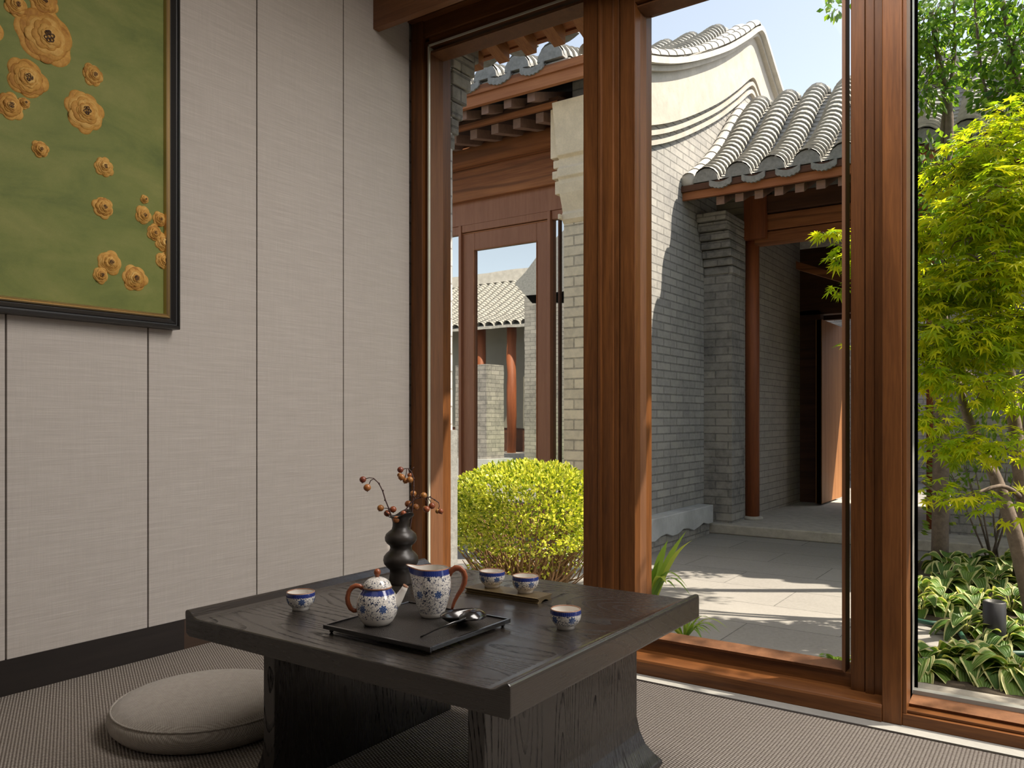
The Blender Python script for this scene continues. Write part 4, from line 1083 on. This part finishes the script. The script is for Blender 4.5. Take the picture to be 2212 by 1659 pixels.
MB().box(pl2.x - .45, pl2.x + .45, .3, 1.0, ZG, ZG + .35).build('pillar_base', M['marble'], sp_)
g0 = mir(1100, 1000, 0)
tag(MB().box(-7.9, -5.4, -.45, 1.2, ZG, ZG + .06).build('lawn', M['grass']), 'bright green lawn reflected low in the glass door', 'lawn', kind='stuff')

# ================================================================== planting
def leaf_quad(m, c, dirv, nrm_, L, Wd, fold=.15):
    d = dirv.normalized(); s = d.cross(nrm_).normalized(); n2 = s.cross(d)
    b = c; t = c + d * L; l = c + d * L * .5 + s * Wd * .5 + n2 * fold * Wd; r_ = c + d * L * .5 - s * Wd * .5 + n2 * fold * Wd
    m.add([b, l, t, r_], [(0, 1, 2), (0, 2, 3)], None, False)
def rv(g): 
    while True:
        v = Vector((g.uniform(-1, 1), g.uniform(-1, 1), g.uniform(-1, 1)))
        if .05 < v.length < 1: return v.normalized()
def maple_leaf(m, c, d, n, s, g):
    d = d.normalized(); sd3 = d.cross(n).normalized(); up = sd3.cross(d)
    pts = []
    lob = [(-2.3, .55), (-1.35, .85), (-.65, 1.0), (0, 1.15), (.65, 1.0), (1.35, .85), (2.3, .55)]
    for i, (a, l) in enumerate(lob):
        if i: 
            am = (a + lob[i - 1][0]) / 2; pts.append((am, .34))
        pts.append((a, l))
    vs = [c]
    for a, l in pts:
        droop = -.22 * l * l
        vs.append(c + (d * math.cos(a) + sd3 * math.sin(a) + up * droop) * l * s)
    fs = []
    for i in range(1, len(vs) - 1): fs.append((0, i, i + 1))
    m.add(vs, fs, None, False)

# clipped box bush
g = random.Random(11)
bc = at(1140, 1120, y=4.1); bc.z = ZG
bush = thing('box_bush', bc, 'clipped bright green box bush outside the left window', 'bush')
m = MB(); hb = .79; rx = .42
core = []
for i in range(19000):
    v = rv(g); 
    f = 1 - abs(g.gauss(0, .10)); e = 3.2
    nn = (abs(v.x) ** e + abs(v.y) ** e + abs(v.z) ** e) ** (-1 / e)
    p = Vector((v.x * nn * rx * f, v.y * nn * rx * f, v.z * nn * hb * .40 * f))
    lump = 1 + .05 * math.sin(9 * v.x + 2) * math.cos(8 * v.y) + .04 * math.sin(14 * v.z)
    p = p * lump; p.z += hb * .56
    if p.z < hb * .36 and g.random() < .85: continue
    d = (v + rv(g) * .9 + Vector((0, 0, .4))).normalized()
    leaf_quad(m, bc + p, d, (v + rv(g) * .8), g.uniform(.020, .034), g.uniform(.013, .019))
m.build('foliage', M['box'], bush)
m = MB()
for i in range(260):
    a = g.uniform(0, 2 * PI); r0 = g.uniform(0, .26); r1 = g.uniform(.18, .41); z1_ = g.uniform(.10, .42)
    p0 = bc + Vector((math.cos(a) * r0, math.sin(a) * r0, 0)); a2 = a + g.uniform(-.6, .6)
    p2 = bc + Vector((math.cos(a2) * r1, math.sin(a2) * r1, z1_))
    pm = p0.lerp(p2, .5) + Vector((g.uniform(-.04, .04), g.uniform(-.04, .04), g.uniform(-.06, .02)))
    pe = p2 + Vector((math.cos(a2) * .06, math.sin(a2) * .06, .08))
    m.tube([p0, pm, p2, pe], [.007, .005, .0035, .002], 5, False)
m.build('twigs', M['twig_g'], bush, label='tangled tan twigs')

# trees
def make_tree(name, label, base_, stems, foliage, leafmat, kind, g, group=None, cat='tree'):
    """stems: list of point lists with radii; foliage: blobs (centre, radii, count)"""
    t = thing(name, base_, label, cat, group)
    m = MB()
    for pts, r0, r1 in stems:
        pts = catmull([tuple(p) for p in pts], 5); n = len(pts)
        m.tube(pts, [r0 + (r1 - r0) * i / (n - 1) for i in range(n)], 8)
    m.build('trunk', M['bark'], t)
    return t
def twig_foliage(t, blobs, mat, kind, g, size, tw=True):
    m = MB(); tm = MB()
    for c, r3, cnt in blobs:
        c = Vector(c)
        for i in range(int(cnt * (1.9 if kind == 'maple' and cnt > 35 else 1))):
            v = rv(g); f = g.random() ** .45
            p = c + Vector((v.x * r3[0], v.y * r3[1], v.z * r3[2])) * f
            out = (v + Vector((0, 0, -.25)) + rv(g) * .5).normalized()
            if kind == 'maple':
                maple_leaf(m, p, Vector((out.x, out.y, out.z * .4 - .25)), Vector((g.uniform(-.5, .5), g.uniform(-.5, .5), 1)), g.uniform(.6, 1.15) * size, g)
            else:
                leaf_quad(m, p, Vector((out.x, out.y, out.z - .3)), rv(g), g.uniform(.7, 1.3) * size, size * .6)
            if tw and i % 9 == 0:
                q = p + (c - p) * .35
                tm.tube([q, p.lerp(q, .5) + rv(g) * .02, p], [.004, .003, .0015], 4, False)
    m.build('foliage', mat, t)
    if tm.v: tm.build('twigs', M['bark'], t)
g = random.Random(21)
def A(u, v, y): return at(u, v, y=y)
mb_ = A(2235, 1290, 4.75); mb_.z = -.2
stems = [([mb_, mb_ + Vector((.2, -.15, 1.0)), (.5, 4.5, 1.9), (.9, 4.4, 2.6), (1.4, 4.5, 2.9)], .035, .008), ([mb_, A(2190, 1150, 4.75), A(2150, 1030, 4.8), A(2090, 900, 4.8), A(2050, 740, 4.85), A(2030, 600, 4.9)], .042, .010),
         ([mb_ + Vector((.02, .05, 0)), A(2212, 1080, 4.85), A(2190, 900, 4.9), A(2170, 720, 4.9), A(2130, 560, 4.95), A(2100, 380, 5.0)], .045, .010),
         ([A(2150, 1030, 4.8), A(2110, 980, 4.7), A(2050, 940, 4.6), A(2000, 880, 4.5)], .018, .006),
         ([A(2190, 900, 4.9), A(2120, 830, 4.8), A(2060, 790, 4.7), A(1990, 790, 4.6)], .018, .005),
         ([A(2212, 1080, 4.85), A(2160, 1050, 4.7), A(2060, 1080, 4.5), A(1990, 1040, 4.4)], .014, .004),
         ([mb_, A(2260, 1050, 4.7), A(2280, 850, 4.7), A(2300, 600, 4.8), A(2290, 350, 4.9)], .04, .01),
         ([A(2050, 740, 4.85), A(1960, 620, 4.9), A(1880, 560, 4.95), A(1790, 520, 5.0)], .012, .004)]
maple = make_tree('maple_tree', 'yellow-green maple tree with several slim trunks filling the right window', mb_, stems, None, None, None, g)
def bl(u, v, y, r, cnt, sq=.55): 
    p = A(u, v, y); return (p, (r, r * .8, r * sq), cnt)
blobs = [bl(2150, 330, 4.6, .26, 130), bl(2195, 260, 4.8, .22, 80), bl(2080, 380, 4.6, .20, 90), bl(2180, 420, 4.4, .28, 150), bl(2120, 480, 4.4, .28, 150), bl(2020, 470, 4.7, .13, 30),
         bl(1995, 520, 4.5, .12, 40), bl(2000, 640, 4.4, .18, 90), bl(2070, 600, 4.5, .30, 170), bl(2170, 590, 4.4, .30, 170), bl(2040, 720, 4.4, .26, 130), bl(2140, 720, 4.5, .30, 150),
         bl(2210, 700, 4.6, .30, 120), bl(2000, 800, 4.4, .20, 70), bl(2090, 820, 4.5, .25, 90), bl(2180, 850, 4.7, .22, 60), bl(1990, 900, 4.3, .16, 40), bl(2060, 960, 4.4, .18, 45), bl(2150, 960, 4.4, .2, 40),
         bl(2000, 1060, 4.3, .14, 25), bl(2090, 1080, 4.3, .14, 30), bl(2180, 1090, 4.3, .16, 30), bl(2260, 500, 4.6, .4, 200), bl(2330, 700, 4.6, .4, 150), bl(2300, 350, 4.8, .35, 120),
         bl(1790, 505, 5.0, .10, 22, .3), bl(1812, 560, 5.0, .09, 20), bl(1840, 530, 5.0, .14, 30), bl(1812, 625, 5.0, .08, 14), bl(1818, 745, 5.0, .04, 3), bl(1900, 560, 4.95, .2, 60)]
blobs += [((a, b + .16, c), (.5, .42, .34), 130) for a, b, c in ((.55, 4.3, 3.0), (.95, 4.1, 2.75), (1.35, 4.25, 2.9), (1.7, 4.5, 2.6), (1.1, 4.8, 2.7), (.75, 4.9, 3.1), (1.9, 4.1, 2.5), (1.5, 4.9, 3.1))]  # crown spread out of view, added to shade the floor by the windows
twig_foliage(maple, blobs, M['maple'], 'maple', g, .060)
# taller dark trees behind
g = random.Random(31)
tb1 = A(2030, 1100, 6.2); tb1.z = ZG
t1 = make_tree('courtyard_tree', 'taller dark green tree with grey forked trunk behind the maple', tb1,
    [([tb1, A(2035, 700, 6.2), A(2032, 480, 6.2), A(2042, 380, 6.2), A(2050, 250, 6.2), A(2030, 140, 6.2), A(2010, 20, 6.2)], .055, .014),
     ([A(2020, 480, 6.2), A(2008, 420, 6.2), A(1990, 360, 6.2), A(1965, 250, 6.1)], .025, .01),
     ([A(2032, 330, 6.2), A(2040, 250, 6.2), A(2062, 120, 6.2), A(2060, -20, 6.2)], .02, .007)], None, None, None, g)
twig_foliage(t1, [bl(2000, 60, 6.1, .35, 520), bl(2040, 130, 6.2, .30, 300), bl(1990, 200, 6.1, .28, 330), bl(2030, 0, 6.2, .4, 420), bl(2010, 330, 6.1, .25, 200), bl(2020, 430, 6.0, .22, 160), bl(1960, 80, 6.2, .3, 260), bl(2000, 560, 6.1, .25, 160), bl(1860, -60, 6.1, .35, 200), bl(1808, 18, 6.1, .09, 24), bl(1790, 0, 6.1, .07, 10)], M['tree1'], 'oval', g, .055)
tb2 = A(2210, 1000, 5.8); tb2.z = ZG
t2 = make_tree('courtyard_tree', 'dark green tree at the right edge above the maple crown', tb2,
    [([tb2, A(2240, 600, 5.8), A(2230, 300, 5.8), A(2190, 160, 5.8), A(2180, 60, 5.8), A(2150, -40, 5.8)], .06, .012),
     ([A(2200, 330, 5.8), A(2130, 200, 5.8), A(2110, 60, 5.8), A(2105, -20, 5.8)], .012, .006)], None, None, None, g)
twig_foliage(t2, [bl(2190, 100, 5.7, .26, 380), bl(2205, 0, 5.8, .25, 300), bl(2120, 40, 5.8, .18, 110), bl(2165, 200, 5.7, .20, 170), bl(2205, 190, 5.7, .2, 230), bl(2110, 160, 5.8, .12, 50), bl(2300, 100, 5.8, .4, 300), bl(2100, -40, 5.8, .2, 60)], M['tree1'], 'oval', g, .055)
# distant green beyond the wall
g = random.Random(41)
sb = A(2150, 1000, 6.6); sb.z = ZG
sh = thing('garden_shrub', sb, 'bright green leafy shrub low behind the maple trunks', 'bush')
m = MB()
for i in range(900):
    v = rv(g); p = sb + Vector((v.x * .42, v.y * .25, abs(v.z) * .5 + .45 + g.uniform(-.3, .3))) 
    leaf_quad(m, p, v + Vector((0, 0, .3)), rv(g), .06, .028)
m.build('foliage', M['iris'], sh)
m = MB()
for i in range(8):
    m.tube([sb + Vector((g.uniform(-.05, .05), 0, 0)), sb + Vector((g.uniform(-.3, .3), g.uniform(-.1, .1), .7))], [.008, .003], 5)
m.build('stems', M['bark'], sh)

# hostas
bed = MB(); bx0 = X(1968, 4.2)
p_bed = [(at(1985, 1480, z=-.2).x, 3.39), (5, 3.39), (5, 6.4), (at(1985, 1200, z=-.24).x, 6.4), (at(1975, 1290, z=-.24).x, 5.0), (at(1975, 1310, z=-.24).x, 4.6), (at(2080, 1345, z=-.24).x, 4.4), (at(2090, 1400, z=-.24).x, 3.95), (at(1985, 1430, z=-.24).x, 3.75)]
tag(bed.prism(p_bed, 'z', ZG - .02, ZG + .02).build('garden_bed', M['soil']), 'dark soil bed planted with hostas outside the right window', 'garden bed', kind='stuff')
def hosta_mesh(g, nleaf, L):
    m = MB()
    for i in range(nleaf):
        a = g.uniform(0, 2 * PI); lay = i / nleaf
        L_ = L * g.uniform(.75, 1.15); wd = L_ * g.uniform(.25, .34); rise = .35 + .75 * lay; out = 1.0 - .35 * lay
        d = Vector((math.cos(a), math.sin(a), 0)); s = Vector((-d.y, d.x, 0)); rows = []; uv = []
        stem = L * g.uniform(.35, .6)
        pb = d * stem * .5 * out + Vector((0, 0, stem * rise))
        m.tube([Vector((0, 0, 0)), pb * .6, pb], [.004, .003, .003], 4, False)
        nseg = 9; tw = g.uniform(-.3, .3)
        for j in range(nseg + 1):
            t = j / nseg
            ww = wd * (math.sin(PI * min(1, t * .96 + .03) ** .75)) ** .8
            cpt = pb + d * L_ * t * out + Vector((0, 0, L_ * (rise * .75 * t - 1.0 * t * t * (1.15 - .3 * lay)))) + s * tw * t * t * L_ * .5
            row = []
            for k in range(7):
                q = -1 + k / 3
                row.append(cpt + s * q * ww + Vector((0, 0, ww * (.35 * abs(q) ** 1.3 + .10 * math.sin(t * 9 + q * 3 + i) * abs(q))))); uv.append((k / 6, t))
            rows.append(row)
        m.grid(rows, uv, True)
    return m
g = random.Random(51)
hosta_protos = []
def put_hosta(i, u, v, z, s, label, group):
    p = at(u, v, z=z)
    if i < 5:
        o = hosta_mesh(g, 17, .15).build('hosta', M['hosta']); hosta_protos.append(o)
    else:
        o = hosta_protos[i % 5].copy(); COL.objects.link(o)
    o.location = (p.x, p.y, ZG + .015); o.rotation_euler.z = g.uniform(0, 6.28); o.scale = (s, s, s * g.uniform(.9, 1.1))
    tag(o, label, 'hosta', group)
pos = [(1990, 1462, .9, 0), (2035, 1450, 1.0, 0), (2088, 1462, 1.05, 0), (2140, 1470, 1.0, 0), (2192, 1485, 1.05, 0), (2245, 1490, 1.0, 0),
       (2085, 1372, .95, 1), (2170, 1400, .9, 1), (2215, 1390, 1.0, 1),
       (1990, 1330, .95, 2), (2040, 1325, 1.0, 2), (2095, 1322, 1.0, 2), (2185, 1325, 1.0, 2), (2235, 1320, 1.0, 2),
       (1985, 1290, 1.0, 3), (2040, 1280, 1.1, 3), (2100, 1275, 1.1, 3), (2150, 1272, 1.1, 3), (2205, 1270, 1.1, 3),
       (2045, 1240, 1.2, 4), (2100, 1235, 1.2, 4), (2160, 1235, 1.2, 4), (2220, 1230, 1.2, 4)]
labs = ['in the front row along the pale stone kerb', 'in the short row beside the black garden lamp', 'in the row behind the black garden lamp', 'in the fourth row back from the kerb', 'in the rearmost row under the maple']
ordn = ['first', 'second', 'third', 'fourth', 'fifth', 'sixth']
cnt_ = {}
for i, (u, v, s, k) in enumerate(pos):
    q_ = cnt_.get(k, 0); cnt_[k] = q_ + 1
    put_hosta(i, u, v, -.24, s, 'cream-edged hosta, %s from the left %s' % (ordn[q_], labs[k]), 'cream-edged hostas in the garden bed')
# garden lamp and hose
lp = at(2148, 1400, z=ZG)
lamp = thing('garden_lamp', (lp.x, lp.y, ZG), 'short black cylindrical garden lamp among the hostas', 'lamp')
MB().tube([(lp.x, lp.y, ZG), (lp.x, lp.y, ZG + .06)], .018, 12).build('stake', M['lampblk'], lamp)
MB().lathe([(0, .05), (.045, .05), (.047, .06), (.047, .21), (.040, .215), (.036, .20), (0, .20)], (lp.x, lp.y, ZG), 24).build('lamp_head', M['lampblk'], lamp)
hp = [at(u, v, z=ZG + .035) for u, v in ((1980, 1340), (2010, 1346), (2060, 1352), (2100, 1400), (2160, 1410), (2230, 1412))]
tag(MB().tube(catmull([tuple(p) for p in hp], 6), .012, 10).build('garden_hose', M['hose']), 'dark green garden hose lying along the hosta bed', 'hose')

# strap-leaf plant left of the door glass
def strap(m, p0, p1, bend, w_, g, n=9):
    p0, p1 = Vector(p0), Vector(p1); L = (p1 - p0).length
    d = p1 - p0; s = Vector((-d.y, d.x, 0)); s = s.normalized() if s.length > 1e-4 else Vector((1, 0, 0))
    s = (s * .5 + rt * .8).normalized()
    rows = []
    for i in range(n + 1):
        t = i / n; c = p0.lerp(p1, t) + Vector((0, 0, bend * math.sin(PI * t) * L))
        ww = w_ * (math.sin(PI * min(1, .12 + t * .88)) ** .6) * (1 if t < .6 else (1 - ((t - .6) / .4) ** 2 * .97))
        rows.append([c - s * ww, c + Vector((0, .0, -ww * .3)), c + s * ww])
    m.grid(rows, None, True)
ip = at(1392, 1335, z=ZG); iy = ip.y
iris = thing('strap_leaf_plant', ip, 'bright green strap-leaved plant outside the glass door behind the table corner', 'plant')
m = MB()
for (u, v, bd, w_) in ((1483, 1146, .10, .022), (1443, 1166, .14, .026), (1497, 1166, .16, .014), (1425, 1210, .1, .02), (1470, 1235, .25, .014), (1494, 1290, .55, .010), (1486, 1270, .5, .010), (1462, 1275, .45, .012),
                       (1440, 1262, .4, .022), (1410, 1235, .3, .022), (1395, 1185, .1, .02), (1380, 1170, .1, .02), (1370, 1230, .3, .016), (1420, 1290, .6, .02), (1350, 1260, .4, .014), (1395, 1260, .3, .02)):
    strap(m, ip + Vector((g.uniform(-.03, .03), g.uniform(-.03, .03), 0)), at(u, v, y=iy + g.uniform(-.12, .12)), bd, w_, g)
m.build('strap_leaves', M['iris'], iris)
fp = at(1478, 1385, z=ZG)
fern = thing('small_palm_plant', fp, 'small feathery green plant outside the door below the table corner', 'plant')
m = MB()
for i in range(26):
    a = g.uniform(0, 2 * PI); r_ = g.uniform(.10, .2)
    strap(m, fp, fp + Vector((math.cos(a) * r_, math.sin(a) * r_, g.uniform(.02, .12))), .35, .007, g)
m.build('strap_leaves', M['iris'], fern)
sp2 = at(1815, 1450, z=ZG)
sw = thing('small_seedling', sp2, 'small green seedling outside the bottom right corner of the door glass', 'plant')
m = MB()
for i in range(9):
    a = g.uniform(0, 2 * PI); strap(m, sp2, sp2 + Vector((math.cos(a) * .09, math.sin(a) * .09, g.uniform(.03, .08))), .3, .012, g)
m.build('leaves', M['iris'], sw)
